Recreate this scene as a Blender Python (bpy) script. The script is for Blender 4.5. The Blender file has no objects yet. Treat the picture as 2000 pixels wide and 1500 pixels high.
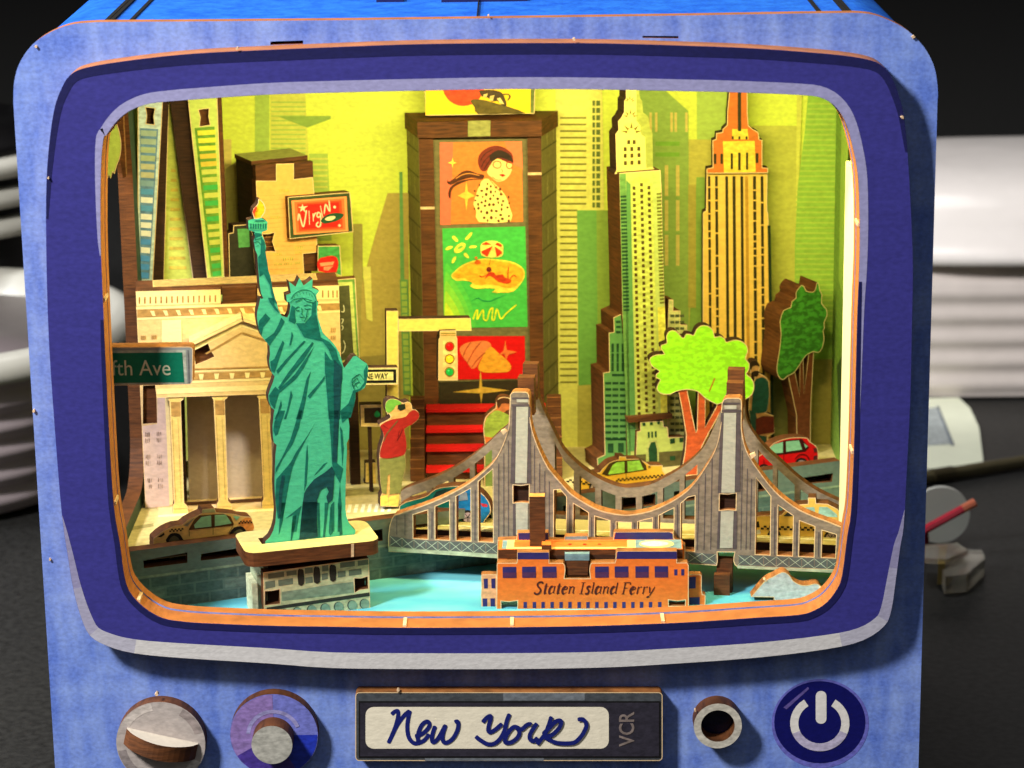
import bpy, math, random
from mathutils import Vector, Matrix
from mathutils.geometry import tessellate_polygon
random.seed(7)
S = bpy.context.scene
COL = S.collection
# ------------------------------------------------------------------ camera
# lens and pose solved from the vanishing points of the case (metres; the bezel's front is the plane Y = 0)
F, CX, CY = 5333.0, 1000.0, 750.0
_d = Vector((0, -1470.0, F)).normalized()
_v = Vector((265.0, 19350.0, F)); _v = (_v - _d * _v.dot(_d)).normalized()
_x = _v.cross(_d).normalized()
if _x.x < 0: _x = -_x
CAM = -Vector((_x.z, _d.z, -_v.z)) * 0.5333
cam = bpy.data.cameras.new('camera')
cam.sensor_width = 36.0; cam.lens = 36.0 * F / 2000.0
cam.clip_start = 0.02; cam.clip_end = 20.0
cam.dof.use_dof = True; cam.dof.focus_distance = 0.556; cam.dof.aperture_fstop = 34.0
camo = bpy.data.objects.new('camera', cam); COL.objects.link(camo)
rt = Vector((_x.x, _d.x, -_v.x)); dn = Vector((_x.y, _d.y, -_v.y)); fw = Vector((_x.z, _d.z, -_v.z))
camo.matrix_world = Matrix(((rt.x, -dn.x, -fw.x, CAM.x), (rt.y, -dn.y, -fw.y, CAM.y), (rt.z, -dn.z, -fw.z, CAM.z), (0, 0, 0, 1)))
S.camera = camo
# ------------------------------------------------------------------ world, lamps, exposure
W = bpy.data.worlds.new('World'); S.world = W; W.use_nodes = True
W.node_tree.nodes['Background'].inputs[0].default_value = (0.55, 0.6, 0.75, 1)
W.node_tree.nodes['Background'].inputs[1].default_value = 0.008
S.view_settings.view_transform = 'Standard'; S.view_settings.look = 'None'
S.view_settings.exposure = 0.0; S.view_settings.gamma = 1.0; S.view_settings.use_curve_mapping = False
def area(name, loc, to, size, power, col, sy=None):
    l = bpy.data.lights.new(name, 'AREA'); l.energy = power; l.color = col; l.size = size
    if sy: l.shape = 'RECTANGLE'; l.size_y = sy
    o = bpy.data.objects.new(name, l); COL.objects.link(o); o.location = loc
    o.rotation_euler = (Vector(to) - Vector(loc)).to_track_quat('-Z', 'Y').to_euler()
    return o
area('desk_lamp', (-0.42, -0.40, 0.52), (0, 0.03, -0.01), 0.10, 9.8, (1.0, 0.97, 0.94))
area('ceiling_lamp', (0.0, 0.55, 1.25), (0.03, 0.2, -0.1), 0.5, 6.5, (1.0, 0.96, 0.93))
area('side_lamp', (-0.55, 0.0, 0.34), (-0.07, 0.045, -0.04), 0.10, 3.6, (0.96, 0.98, 1.0))
area('front_fill', (0.1, -0.9, 0.8), (0, 0, 0), 0.7, 1.6, (0.95, 0.97, 1.0))  # added soft fill from the front, no real lamp of the room
# ------------------------------------------------------------------ geometry helpers
def ray(px, py):
    a, b = px - CX, py - CY
    return rt * a + dn * b + fw * F
def PY(px, py, Y):
    r = ray(px, py); return CAM + r * ((Y - CAM.y) / r.y)
def PZ(px, py, Z):
    r = ray(px, py); return CAM + r * ((Z - CAM.z) / r.z)
class Pl:                                   # an upright plane of the real model: point, heading; front face at d = 0
    def __init__(s, o, ang=0.0):
        s.o = Vector(o); a = math.radians(ang)
        s.e = Vector((math.cos(a), math.sin(a), 0)); s.n = Vector((-math.sin(a), math.cos(a), 0))
    def hit(s, px, py, d=0.0):
        r = ray(px, py); t = ((s.o + s.n * d - CAM).dot(s.n)) / r.dot(s.n); return CAM + r * t
    def sh(s, px, py, d=0.0):
        p = s.hit(px, py, d); return ((p - s.o).dot(s.e), p.z)
    def pt(s, u, h, d=0.0):
        p = s.o + s.e * u + s.n * d; return Vector((p.x, p.y, h))
    def back(s, d):
        q = Pl(s.o + s.n * d); q.e, q.n = s.e, s.n; return q
def zz(x0, y0, t, k=6.25):
    return [(x0 + float(p.split(',')[0]) / k, y0 + float(p.split(',')[1]) / k) for p in t.split()]
def pp(t):
    return [tuple(float(c) for c in p.split(',')) for p in t.split()]
def rc(x0, y0, x1, y1): return [(x0, y0), (x1, y0), (x1, y1), (x0, y1)]
def circ(cx, cy, rx, ry=None, n=24, a0=0, a1=360):
    ry = ry or rx
    m = n if a1 - a0 >= 360 else n + 1
    return [(cx + rx * math.cos(math.radians(a0 + (a1 - a0) * i / n)), cy + ry * math.sin(math.radians(a0 + (a1 - a0) * i / n))) for i in range(m)]
def cr(p, n=4, closed=True):                # Catmull-Rom through the points
    N = len(p); out = []
    for i in range(N if closed else N - 1):
        if closed: a, b, c, e = p[(i - 1) % N], p[i], p[(i + 1) % N], p[(i + 2) % N]
        else: a, b, c, e = p[max(i - 1, 0)], p[i], p[i + 1], p[min(i + 2, N - 1)]
        for k in range(n):
            t = k / n
            out.append(tuple(0.5 * (2 * b[j] + (c[j] - a[j]) * t + (2 * a[j] - 5 * b[j] + 4 * c[j] - e[j]) * t * t + (3 * b[j] - a[j] - 3 * c[j] + e[j]) * t ** 3) for j in (0, 1)))
    if not closed: out.append(tuple(p[-1][:2]))
    return out
def lerp(a, b, t): return (a[0] + (b[0] - a[0]) * t, a[1] + (b[1] - a[1]) * t)
# ------------------------------------------------------------------ materials
MC = {}
def lin(c):
    c = c / 255.0
    return c / 12.92 if c <= 0.04045 else ((c + 0.055) / 1.055) ** 2.4
def M(rgb, rough=0.6, var=0.24, bump=0.6, kind='print', spec=0.3, name=None, trans=0.0):
    key = (rgb, rough, var, bump, kind, trans)
    if key in MC: return MC[key]
    m = bpy.data.materials.new(name or kind); m.use_nodes = True
    nt = m.node_tree; N = nt.nodes; L = nt.links; P = N['Principled BSDF']
    P.inputs['Roughness'].default_value = rough; P.inputs['Specular IOR Level'].default_value = spec
    if trans:
        P.inputs['Transmission Weight'].default_value = trans
    c = tuple(lin(v) for v in rgb)
    tc = N.new('ShaderNodeTexCoord'); mp = N.new('ShaderNodeMapping'); L.new(tc.outputs['Object'], mp.inputs[0])
    def noise(sc, det=3.0, src=None):
        n = N.new('ShaderNodeTexNoise'); n.inputs['Scale'].default_value = sc; n.inputs['Detail'].default_value = det
        L.new((src or mp).outputs[0], n.inputs['Vector']); return n
    def mix(f, a, b, typ='MIX'):
        x = N.new('ShaderNodeMix'); x.data_type = 'RGBA'; x.blend_type = typ
        if isinstance(f, (int, float)): x.inputs[0].default_value = f
        else: L.new(f, x.inputs[0])
        for s, v in ((6, a), (7, b)):
            if isinstance(v, tuple): x.inputs[s].default_value = (*v[:3], 1)
            else: L.new(v, x.inputs[s])
        return x.outputs[2]
    def ramp(src, lo, hi):
        r = N.new('ShaderNodeMapRange'); r.inputs[1].default_value = lo; r.inputs[2].default_value = hi
        L.new(src, r.inputs[0]); return r.outputs[0]
    hgt = None
    if kind == 'print':                     # ink on birch ply: tooth of the coating, faint horizontal veneer grain
        mp.inputs['Scale'].default_value = (760, 760, 1250)
        n1 = noise(1.0, 2.0)
        mp2 = N.new('ShaderNodeMapping'); L.new(tc.outputs['Object'], mp2.inputs[0]); mp2.inputs['Scale'].default_value = (90, 90, 700)
        n2 = noise(1.0, 3.0, mp2)
        dark = tuple(v * (1 - var * 1.5) for v in c); lite = tuple(min(1, v * (1 + var)) for v in c)
        k1 = mix(ramp(n1.outputs[0], 0.3, 0.7), dark, lite)
        k2 = mix(ramp(n2.outputs[0], 0.35, 0.65), dark, lite)
        L.new(mix(0.25, k1, k2), P.inputs['Base Color']); hgt = n1.outputs[0]
    elif kind == 'wood':                    # laser-cut edge: scorched, streaked along the ply
        mp.inputs['Scale'].default_value = (260, 260, 2200)
        n1 = noise(1.0, 5.0); 
        mp2 = N.new('ShaderNodeMapping'); L.new(tc.outputs['Object'], mp2.inputs[0]); mp2.inputs['Scale'].default_value = (160, 160, 160)
        n2 = noise(1.0, 3.0, mp2)
        k1 = mix(ramp(n1.outputs[0], 0.32, 0.68), tuple(v * max(.3, 1 - 2.75 * var) for v in c), tuple(min(1, v * (1 + 3.5 * var)) for v in c))
        k2 = mix(ramp(n2.outputs[0], 0.3, 0.75), tuple(v * (1 - 2 * var) for v in c), tuple(min(1, v * (1 + 2 * var)) for v in c))
        L.new(mix(0.45, k1, k2), P.inputs['Base Color']); hgt = n1.outputs[0]
    elif kind == 'wash':                    # brushed paint-wash print of the case
        mp.inputs['Scale'].default_value = (1100, 1100, 1500)
        n1 = noise(1.0, 2.0)
        mp2 = N.new('ShaderNodeMapping'); L.new(tc.outputs['Object'], mp2.inputs[0]); mp2.inputs['Scale'].default_value = (300, 300, 75)
        n2 = noise(1.0, 6.0, mp2)
        mp3 = N.new('ShaderNodeMapping'); L.new(tc.outputs['Object'], mp3.inputs[0]); mp3.inputs['Scale'].default_value = (70, 70, 300)
        n3 = noise(1.0, 4.0, mp3)
        k1 = mix(ramp(n2.outputs[0], 0.33, 0.66), (c[0] * 0.42, c[1] * 0.5, c[2] * 0.8), (min(1, c[0] * 2.3), min(1, c[1] * 1.8), min(1, c[2] * 1.2)))
        k2 = mix(ramp(n3.outputs[0], 0.35, 0.68), (c[0] * 0.5, c[1] * 0.56, c[2] * 0.8), (min(1, c[0] * 1.8), min(1, c[1] * 1.5), min(1, c[2] * 1.1)))
        k3 = mix(ramp(n1.outputs[0], 0.3, 0.7), tuple(v * 0.6 for v in c), tuple(min(1, v * 1.4) for v in c))
        L.new(mix(0.4, mix(0.4, k1, k2), k3), P.inputs['Base Color']); hgt = n1.outputs[0]
    elif kind == 'leaf':
        mp.inputs['Scale'].default_value = (700, 700, 1100)
        n1 = noise(1.0, 4.0)
        k = mix(ramp(n1.outputs[0], 0.42, 0.6), tuple(v * (.76 if var < .3 else .45) for v in c), c)
        L.new(k, P.inputs['Base Color']); hgt = n1.outputs[0]
    elif kind == 'water':
        mp.inputs['Scale'].default_value = (60, 160, 60)
        n1 = noise(1.0, 3.0)
        k = mix(ramp(n1.outputs[0], 0.35, 0.65), (c[0] * 0.5, c[1] * 0.75, c[2] * 0.95), c)
        L.new(k, P.inputs['Base Color'])
    else:
        sc_ = 520 if kind == 'desk' else 120
        mp.inputs['Scale'].default_value = (sc_, sc_, sc_)
        n1 = noise(1.0, 6.0)
        L.new(mix(ramp(n1.outputs[0], 0.3, 0.7), tuple(v * (1 - var) for v in c), tuple(min(1, v * (1 + var)) for v in c)), P.inputs['Base Color'])
        hgt = n1.outputs[0]
    if hgt is not None and bump:
        b = N.new('ShaderNodeBump'); b.inputs['Strength'].default_value = bump; b.inputs['Distance'].default_value = 0.00012
        L.new(hgt, b.inputs['Height']); L.new(b.outputs[0], P.inputs['Normal'])
    MC[key] = m; return m
WOOD = M((88, 50, 22), 0.7, kind='wood', name='scorched_ply_edge')
RIMW = M((170, 104, 54), 0.6, var=.09, kind='wood', name='orange_ply_rim')
WOODL = M((150, 96, 50), 0.65, kind='wood', name='pale_ply_edge')
WOODD = M((52, 30, 17), 0.8, kind='wood', name='dark_ply')
PINK = M((222, 190, 150), 0.7, kind='print', name='raw_ply')
BLACK = M((8, 7, 8), 0.8, name='black_ink')
# ------------------------------------------------------------------ objects
WL = {}
def thing(name, label, cat, loc=(0, 0, 0), group=None):
    o = bpy.data.objects.new(name, None); COL.objects.link(o); o.empty_display_size = 0.004
    o.location = loc; o['label'] = label; o['category'] = cat
    if group: o['group'] = group
    WL[o.name] = Vector(loc); return o
def mesh(name, par, verts, faces, mats, idx=None, label=None, smooth=False):
    base = WL[par.name] if par else Vector((0, 0, 0))
    me = bpy.data.meshes.new(name)
    me.from_pydata([tuple(Vector(v) - base) for v in verts], [], faces)
    for m in (mats if isinstance(mats, (list, tuple)) else [mats]): me.materials.append(m)
    if idx:
        for p, i in zip(me.polygons, idx): p.material_index = i
    if smooth:
        for p in me.polygons: p.use_smooth = True
    me.validate(); me.update()
    o = bpy.data.objects.new(name, me); COL.objects.link(o)
    if par: o.parent = par
    WL[o.name] = base
    if label: o['label'] = label
    return o
def struct(name, verts, faces, mats, idx=None):
    o = mesh(name, None, verts, faces, mats, idx); o['kind'] = 'structure'; return o
def area2(p): return sum(p[i][0] * p[(i + 1) % len(p)][1] - p[(i + 1) % len(p)][0] * p[i][1] for i in range(len(p))) / 2
def prism(loops, f, t, m, e, par, name, label=None, bevel=0):
    """loops: outer + holes in plane coordinates (u, h); f(u, h, d) -> world; extruded from d = 0 to d = t"""
    L = []
    for k, lp in enumerate(loops):
        q = list(lp)
        if (area2(q) < 0) != (k > 0): q.reverse()
        L.append(q)
    tri = tessellate_polygon([[Vector((u, h, 0)) for u, h in q] for q in L])
    flat = [p for q in L for p in q]; n = len(flat)
    V = [f(u, h, 0) for u, h in flat] + [f(u, h, t) for u, h in flat]
    Fc, ix = [], []
    for a, b, c in tri:
        pa, pb, pc = flat[a], flat[b], flat[c]
        ar = (pb[0] - pa[0]) * (pc[1] - pa[1]) - (pc[0] - pa[0]) * (pb[1] - pa[1])
        if abs(ar) < 1e-14: continue
        if ar < 0: b, c = c, b
        Fc.append((a, b, c)); ix.append(0); Fc.append((a + n, c + n, b + n)); ix.append(1)
    o = 0
    for q in L:
        k = len(q)
        for i in range(k):
            j = (i + 1) % k
            Fc.append((o + i, o + i + n, o + j + n, o + j)); ix.append(1)
        o += k
    return mesh(name, par, V, Fc, [m, e], ix, label)
def B(name, par, pl, pts, t=0.0026, m=None, e=None, d=0.0, holes=(), label=None):
    """a laser-cut board: the outline as it stands on plane pl (offset d), thickness t to the rear"""
    loops = [[pl.sh(x, y, d) for x, y in pts]] + [[pl.sh(x, y, d) for x, y in h] for h in holes]
    o = prism(loops, lambda u, h, q: pl.pt(u, h, d + q), t, m, e or WOOD, par, name, label)
    if t >= 0.0019 and name != 'statue_board' and 'ply' not in m.name and 'plastic' not in m.name:      # bare-wood line the laser leaves round the print
        V, Fc = [], []
        for k_, lp in enumerate(loops):
            q = []
            for p in lp:
                if not q or math.hypot(p[0] - q[-1][0], p[1] - q[-1][1]) > 2e-5: q.append(p)
            if (area2(q) < 0) != (k_ > 0): q.reverse()
            n = len(q); s0 = len(V); w = 0.00016
            for i in range(n):
                a, b, c = q[i - 1], q[i], q[(i + 1) % n]
                d1 = Vector((b[0] - a[0], b[1] - a[1])).normalized(); d2 = Vector((c[0] - b[0], c[1] - b[1])).normalized()
                n1, n2 = Vector((-d1.y, d1.x)), Vector((-d2.y, d2.x)); mm = n1 + n2
                mm = mm / max(0.6, mm.length_squared / 2) if mm.length > 1e-6 else n1
                V += [pl.pt(b[0], b[1], d - 0.4 * DK), pl.pt(b[0] + mm.x * w, b[1] + mm.y * w, d - 0.4 * DK)]
            Fc += [(s0 + 2 * i, s0 + 2 * ((i + 1) % n), s0 + 2 * ((i + 1) % n) + 1, s0 + 2 * i + 1) for i in range(n)]
        mesh('edge_line', o if par and par.type == 'EMPTY' else par, V, Fc, M((236, 204, 154), .6, var=.1, bump=0, name='bare_edge_line'))
    return o
DK = 0.00005
def D(name, par, pl, polys, m, k=1, d=0.0, each=False, label=None):
    """flat print on the face of a board"""
    if polys and isinstance(polys[0][0], (int, float)): polys = [polys]
    if each:
        return [D(name, par, pl, [q], m, k, d) for q in polys]
    V, Fc = [], []
    for poly in polys:
        q = [pl.sh(x, y, d) for x, y in poly]
        if area2(q) < 0: q.reverse()
        o = len(V); V += [pl.pt(u, h, d - k * DK) for u, h in q]
        if len(q) <= 4: Fc.append(tuple(range(o, o + len(q)))); continue
        for a, b, c in tessellate_polygon([[Vector((u, h, 0)) for u, h in q]]):
            ar = (q[b][0] - q[a][0]) * (q[c][1] - q[a][1]) - (q[c][0] - q[a][0]) * (q[b][1] - q[a][1])
            Fc.append((o + a, o + b, o + c) if ar > 0 else (o + a, o + c, o + b))
    return mesh(name, par, V, Fc, m, label=label)
def ST(name, par, pl, lines, w, m, k=2, d=0.0, n=6, taper=False, label=None):
    """brush strokes: polylines in plane pl with width w (photo pixels at that plane)"""
    V, Fc = [], []; c = 0
    for ln in lines:
        p = cr(ln, n, False) if len(ln) > 2 and n > 1 else list(ln)
        N = len(p); st = len(V)
        for i in range(N):
            a, b = p[max(i - 1, 0)], p[min(i + 1, N - 1)]
            dx, dy = b[0] - a[0], b[1] - a[1]; l = math.hypot(dx, dy) or 1
            ww = w / 2
            if taper: ww *= max(0.12, math.sin(math.pi * (0.08 + 0.86 * i / (N - 1))))
            elif i in (0, N - 1): ww *= 0.55
            c += 1
            for s in (-1, 1):
                u, h = pl.sh(p[i][0] - s * dy / l * ww, p[i][1] + s * dx / l * ww, d)
                V.append(pl.pt(u, h, d - k * DK - c * 6e-7))
        for i in range(N - 1):
            o = st + 2 * i; Fc.append((o, o + 2, o + 3, o + 1))
    return mesh(name, par, V, Fc, m, label=label)
def TX(name, par, pl, body, p0, p1, hgt, m, k=2, d=0.0, shear=0.0, bold=0.0, space=1.0, vis=None):
    """lettering: baseline from photo point p0 to p1, capital height hgt px; vis: the tail of the text that p0-p1 spans"""
    def tm(b):
        cu = bpy.data.curves.new('lettering', 'FONT'); cu.body = b; cu.shear = shear; cu.offset = bold; cu.space_character = space; cu.resolution_u = 3
        ob = bpy.data.objects.new('lettering', cu); COL.objects.link(ob)
        bpy.context.view_layer.update()
        me = bpy.data.meshes.new_from_object(ob.evaluated_get(bpy.context.evaluated_depsgraph_get()))
        vs = [v.co.copy() for v in me.vertices]; fs = [tuple(p.vertices) for p in me.polygons]
        bpy.data.objects.remove(ob); bpy.data.meshes.remove(me); bpy.data.curves.remove(cu)
        return vs, fs
    vs, fs = tm(body)
    x0, x1 = min(v.x for v in vs), max(v.x for v in vs)
    cap = max(v.y for v in tm('H')[0])
    xs = x0
    if vis:
        w = [v.x for v in tm(vis)[0]]; xs = x1 - (max(w) - min(w))
    a, b = Vector(pl.sh(*p0, d)), Vector(pl.sh(*p1, d)); U = b - a
    L = math.hypot(p1[0] - p0[0], p1[1] - p0[1]); hl = U.length * hgt / L
    Vp = Vector((-U.y, U.x)).normalized() * hl
    VV = []
    for v in vs:
        q = a + U * ((v.x - xs) / (x1 - xs)) + Vp * (v.y / cap); VV.append(pl.pt(q.x, q.y, d - k * DK))
    return mesh(name, par, VV, fs, m)
def BX(name, par, pl, u0, u1, d0, d1, h0, h1, m, top=None, label=None):
    """a block in plane coordinates"""
    V = [pl.pt(u, h, d) for h in (h0, h1) for u, d in ((u0, d0), (u1, d0), (u1, d1), (u0, d1))]
    Fc = [(3, 2, 1, 0), (4, 5, 6, 7), (0, 1, 5, 4), (1, 2, 6, 5), (2, 3, 7, 6), (3, 0, 4, 7)]
    return mesh(name, par, V, Fc, [m, top or m], [0, 1, 0, 0, 0, 0], label)
def ground(pts, z): return [PZ(x, y, z) for x, y in pts]
def sheet(name, par, P, m, dz=0.0, label=None):
    """a flat horizontal print"""
    q = [(v.x, v.y) for v in P]
    tri = tessellate_polygon([[Vector((x, y, 0)) for x, y in q]])
    V = [Vector((v.x, v.y, v.z + dz)) for v in P]; Fc = []
    for a, b, c in tri:
        ar = (q[b][0] - q[a][0]) * (q[c][1] - q[a][1]) - (q[c][0] - q[a][0]) * (q[b][1] - q[a][1])
        Fc.append((a, b, c) if ar > 0 else (a, c, b))
    return mesh(name, par, V, Fc, m, label=label)
# ================================================================== the television case
TV = thing('television_case', 'blue plywood retro television box with navy bezel and lit city diorama inside', 'television', (-0.006, 0.05, -0.094))
F0 = Pl((0, 0, 0)); FP = Pl((0, 0.0055, 0))
BLUE = M((106, 136, 213), 0.55, kind='wash', name='blue_wash_print', bump=0.2)
NAVY = M((54, 52, 130), 0.55, var=0.13, bump=0.3, name='navy_print')
NAVYD = M((24, 25, 78), 0.55, var=0.13, bump=0.3, name='dark_navy_print')
LAV = M((150, 148, 188), 0.55, var=0.1, name='lavender_print')
GREYW = M((205, 202, 200), 0.55, var=0.07, name='pale_grey_print')
hole = cr(pp('203,268 208,264 224,241.6 245,222 269,209.6 296,202 337.6,197.6 392,193.6 520,185 650,181 825,177 1000,174 1175,175 1350,178.5 1422,180 1562,185.5 1608,192.5 1636,213.5 1653.5,245 1667.5,297 1676,350 1679,440 1678,525 1674.5,605 1671,745 1667.5,885 1662,1000 1655,1045 1645,1122 1635,1150 1615,1176 1590.5,1192 1559,1201 1475,1206.5 1350,1215 1175,1222 1000,1225 790,1226 650,1224 525,1222 400,1217 350,1213 315,1206 280,1185 252,1153.5 241.5,1115 234.5,1062.5 222,985 213.5,850 206.5,710 201,587 197.5,500 196.5,420 197,350 199,300'), 3)
bez = cr(pp('91,525 90,385 94.5,297 105,217 119,175 136.5,147 168,132 245,119 350,107 462,100 700,90 825,86 1000,84 1175,84.5 1350,89.5 1475,94.5 1615,105 1685,114 1720,126 1741,150 1755,185 1765.5,227 1772.5,297 1779.5,420 1783,525 1781,640 1778,780 1771,920 1765.5,1025 1758.5,1068 1750,1132 1741,1192 1727,1223 1685,1251 1615,1268 1475,1285 1300,1297.5 1175,1304 1000,1307 825,1307 650,1305 525,1296 350,1285 262,1276 210,1262 175,1241 157,1202 143,1150 133,1090 121,1007 108,850 96,675'), 3)
pan = pp('26,200') + cr(pp('26,189 28,157.5 38.5,122.5 63,87.5 98,63 140,47.5 190,43'), 4, False) + pp('350,42 700,39 1000,35 1350,30 1545,26.5 1660,25') + cr(pp('1671,25 1702.5,28 1737.5,40 1772.5,59.5 1804,91 1823,126 1830,157.5 1832,185.5'), 4, False) + pp('1831,200 1791,1595 114,1601')
# the panel's hole is the bezel's hole carried straight back
def carried(px, y0, pl):            # photo outline on plane F0 -> loop of (u, h)
    return [F0.sh(x, y) for x, y in px]
holeL = carried(hole, 0, F0)
hcx = sum(q[0] for q in holeL) / len(holeL); hcz = 0.004
slots = [pp('528,84 592,82 592,89 528,91'), pp('1255,73 1325,73.5 1325,78 1255,77')]
prism([[FP.sh(x, y) for x, y in pan], [(hcx + (u - hcx) * .9985, hcz + (h - hcz) * .9935) for u, h in holeL]] + [[FP.sh(x, y - 3) for x, y in s] for s in slots], lambda u, h, q: FP.pt(u, h, q), 0.003, BLUE, RIMW, TV, 'front_panel')
bz = prism([carried(bez, 0, F0), holeL], lambda u, h, q: F0.pt(u, h, q), 0.0055, NAVY, RIMW, TV, 'bezel', 'navy blue bezel with lavender inner edge and pale grey lower band')
# printed bands of the bezel
def offs(i0, i1, poly, w0, w1, wm=None, out=1):
    """strip along poly[i0..i1] widening to wm"""
    n = len(poly); idx = [i % n for i in range(i0, i1 + 1)]; a, b = [], []
    sg = 1 if area2(poly) > 0 else -1
    for k, i in enumerate(idx):
        t = k / (len(idx) - 1); p, q = poly[(i - 1) % n], poly[(i + 1) % n]
        dx, dy = q[0] - p[0], q[1] - p[1]; l = math.hypot(dx, dy) or 1
        w = (w0 + (w1 - w0) * t) if wm is None else (w0 + (w1 - w0) * t + (wm - (w0 + w1) / 2) * math.sin(math.pi * t) ** 0.55)
        e = 0.4
        a.append((poly[i][0] + sg * out * dy / l * e, poly[i][1] - sg * out * dx / l * e))
        b.append((poly[i][0] + sg * out * dy / l * (e + w), poly[i][1] - sg * out * dx / l * (e + w)))
    return [[a[i], a[i + 1], b[i + 1], b[i]] for i in range(len(a) - 1)]
def near(poly, x, y): return min(range(len(poly)), key=lambda i: (poly[i][0] - x) ** 2 + (poly[i][1] - y) ** 2)
hl0, hl1 = near(hole, 198, 510), near(hole, 1664, 985)
D('inner_band', bz, F0, offs(hl0 - len(hole), hl1, hole, 2, 2, 23), LAV, 1)
h2, h3 = near(hole, 1677, 560), near(hole, 203, 640)
D('lower_inner_band', bz, F0, offs(h2, h3, hole, 6, 6, 13), NAVYD, 2)
b0, b1 = near(bez, 1767, 1010), near(bez, 119, 985)
lb = offs(b0, b1, bez, 0.6, 0.6, 31, -1); m4 = len(lb) // 10
D('lower_outer_band', bz, F0, lb[3 * m4:-3 * m4], GREYW, 1)
for j in range(3):                                       # the printed band turns from lavender at the sides to pale grey below
    mj = M((142 + 18 * j, 138 + 19 * j, 172 + 9 * j), .55, var=.08, name='lavender_grey_print')
    D('side_outer_band', bz, F0, lb[j * m4:(j + 1) * m4], mj, 1)
    D('side_outer_band', bz, F0, lb[len(lb) - (j + 1) * m4:len(lb) - j * m4], mj, 1)
b2, b3 = near(bez, 93, 420), near(bez, 1772, 290)
D('upper_outer_band', bz, F0, offs(b2 - len(bez) if b2 > b3 else b2, b3, bez, 4, 4, 22, -1), NAVYD, 1)
# shell: top with rounded corners, extruded back from the panel
prof = [FP.sh(x, y) for x, y in pan[:-2]]
cxm, czm = -0.0062, -0.02
def inset(p, w):
    out = []
    for i in range(len(p)):
        a, b = p[max(i - 1, 0)], p[min(i + 1, len(p) - 1)]
        dx, dy = b[0] - a[0], b[1] - a[1]; l = math.hypot(dx, dy) or 1
        out.append((p[i][0] + dy / l * w, p[i][1] - dx / l * w))
    return out
shell = [(prof[0][0], 0.046)] + [q for q in prof[1:]] + [(FP.sh(1791, 1595)[0], -0.094)]   # the left side is open below the bend
so, si = inset(shell, 0.0007), inset(shell, 0.0032)
TOPB = M((38, 110, 226), 0.35, kind='wash', name='bright_blue_top_print', bump=0.1)
prism([so + si[::-1]], lambda u, h, q: Vector((u, 0.0086 + q, h)), 0.098, WOODD, TOPB, TV, 'shell')
ztop = max(h for u, h in so)
# kerf cuts at the bent corners and the seam along the top
for px, zoff in ((212, 0), (222, 0), (259, 0), (1601, 0), (1652, 0), (1661, 0)):
    p = PZ(px, 36 if px < 900 else 22, ztop + 0.0002)
    zz0 = min((abs(u - p.x), h) for u, h in so)[1]
    i = min(range(len(so) - 1), key=lambda i: abs((so[i][0] + so[i + 1][0]) / 2 - p.x))
    t = (p.x - so[i][0]) / ((so[i + 1][0] - so[i][0]) or 1); zk = so[i][1] + (so[i + 1][1] - so[i][1]) * t
    BX('kerf_cut', TV, Pl((p.x, 0.009, 0)), -0.0004, 0.0004, 0, 0.09, zk - 0.001, zk + 0.00025, BLACK)
p = PZ(932, 33, ztop)
BX('seam', TV, Pl((p.x, 0.009, 0)), -0.00012, 0.00012, 0, 0.09, ztop - 0.001, ztop + 0.0002, BLACK)
for px0, px1 in ((735, 788), (862, 1030)):
    a, b = PZ(px0, 2, ztop), PZ(px1, 2, ztop)
    BX('finger_joint', TV, Pl((a.x, a.y, 0)), 0, b.x - a.x, 0, 0.006, ztop - 0.001, ztop + 0.0004, NAVYD)
BX('bottom_panel', TV, Pl((cxm, 0.0087, 0)), -0.084, 0.084, 0, 0.097, -0.0938, -0.0905, WOODD)
# controls
def disc(name, cx, cy, r, yf, th, m, par=TV, e=WOOD, holes=(), label=None):
    pl = Pl((0, yf, 0)); u, h = pl.sh(cx, cy); R = abs(pl.sh(cx + r, cy)[0] - u)
    lp = [[(u + R * math.cos(a * math.pi / 24), h + R * math.sin(a * math.pi / 24)) for a in range(48)]]
    for hr in holes:
        Rh = R * hr / r; lp.append([(u + Rh * math.cos(a * math.pi / 24), h + Rh * math.sin(a * math.pi / 24)) for a in range(48)])
    return prism(lp, lambda a, b, q: pl.pt(a, b, q), th, m, e, par, name, label), pl, u, h, R
KG = M((176, 166, 160), 0.5, var=0.14, name='grey_knob_print'); CREAM = M((198, 188, 172), 0.5, var=0.05, name='cream_print')
k1, kp, ku, kh, kR = disc('channel_knob', 314, 1452, 87, 0.0022, 0.0033, KG, label='round grey knob with a raised slanted grip')
for a0, a1, mm in ((15, 62, (150, 138, 134)), (100, 150, (196, 186, 178)), (190, 250, (140, 130, 128)), (290, 335, (205, 198, 192))):
    V = [kp.pt(ku + kR * .985 * math.cos(math.radians(a)) , kh + kR * .985 * math.sin(math.radians(a)), -DK) for a in range(a0, a1 + 1, 6)]
    V += [kp.pt(ku + kR * .80 * math.cos(math.radians(a)), kh + kR * .80 * math.sin(math.radians(a)), -DK) for a in range(a0, a1 + 1, 6)]
    n = len(V) // 2
    mesh('rim_shading', k1, V, [(i, i + n, i + 1 + n, i + 1) for i in range(n - 1)], M(mm, 0.5, name='knob_rim_print'))
ta = math.radians(-14); ux, wx = Vector((math.cos(ta), 0, math.sin(ta))), Vector((-math.sin(ta), 0, math.cos(ta)))
c0 = kp.pt(ku + 0.0001, kh + 0.0002)
lens = [(-0.0074, 0)] + [(-0.0074 + 0.0148 * i / 14, 0.0005 + 0.0046 * math.sin(math.pi * i / 14) ** 0.7) for i in range(15)] + [(0.0074, 0)]
prism([lens], lambda u, o, q: c0 + ux * u + Vector((0, -o, 0)) + wx * (0.0016 - q), 0.0034, CREAM, WOOD, k1, 'grip')
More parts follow.
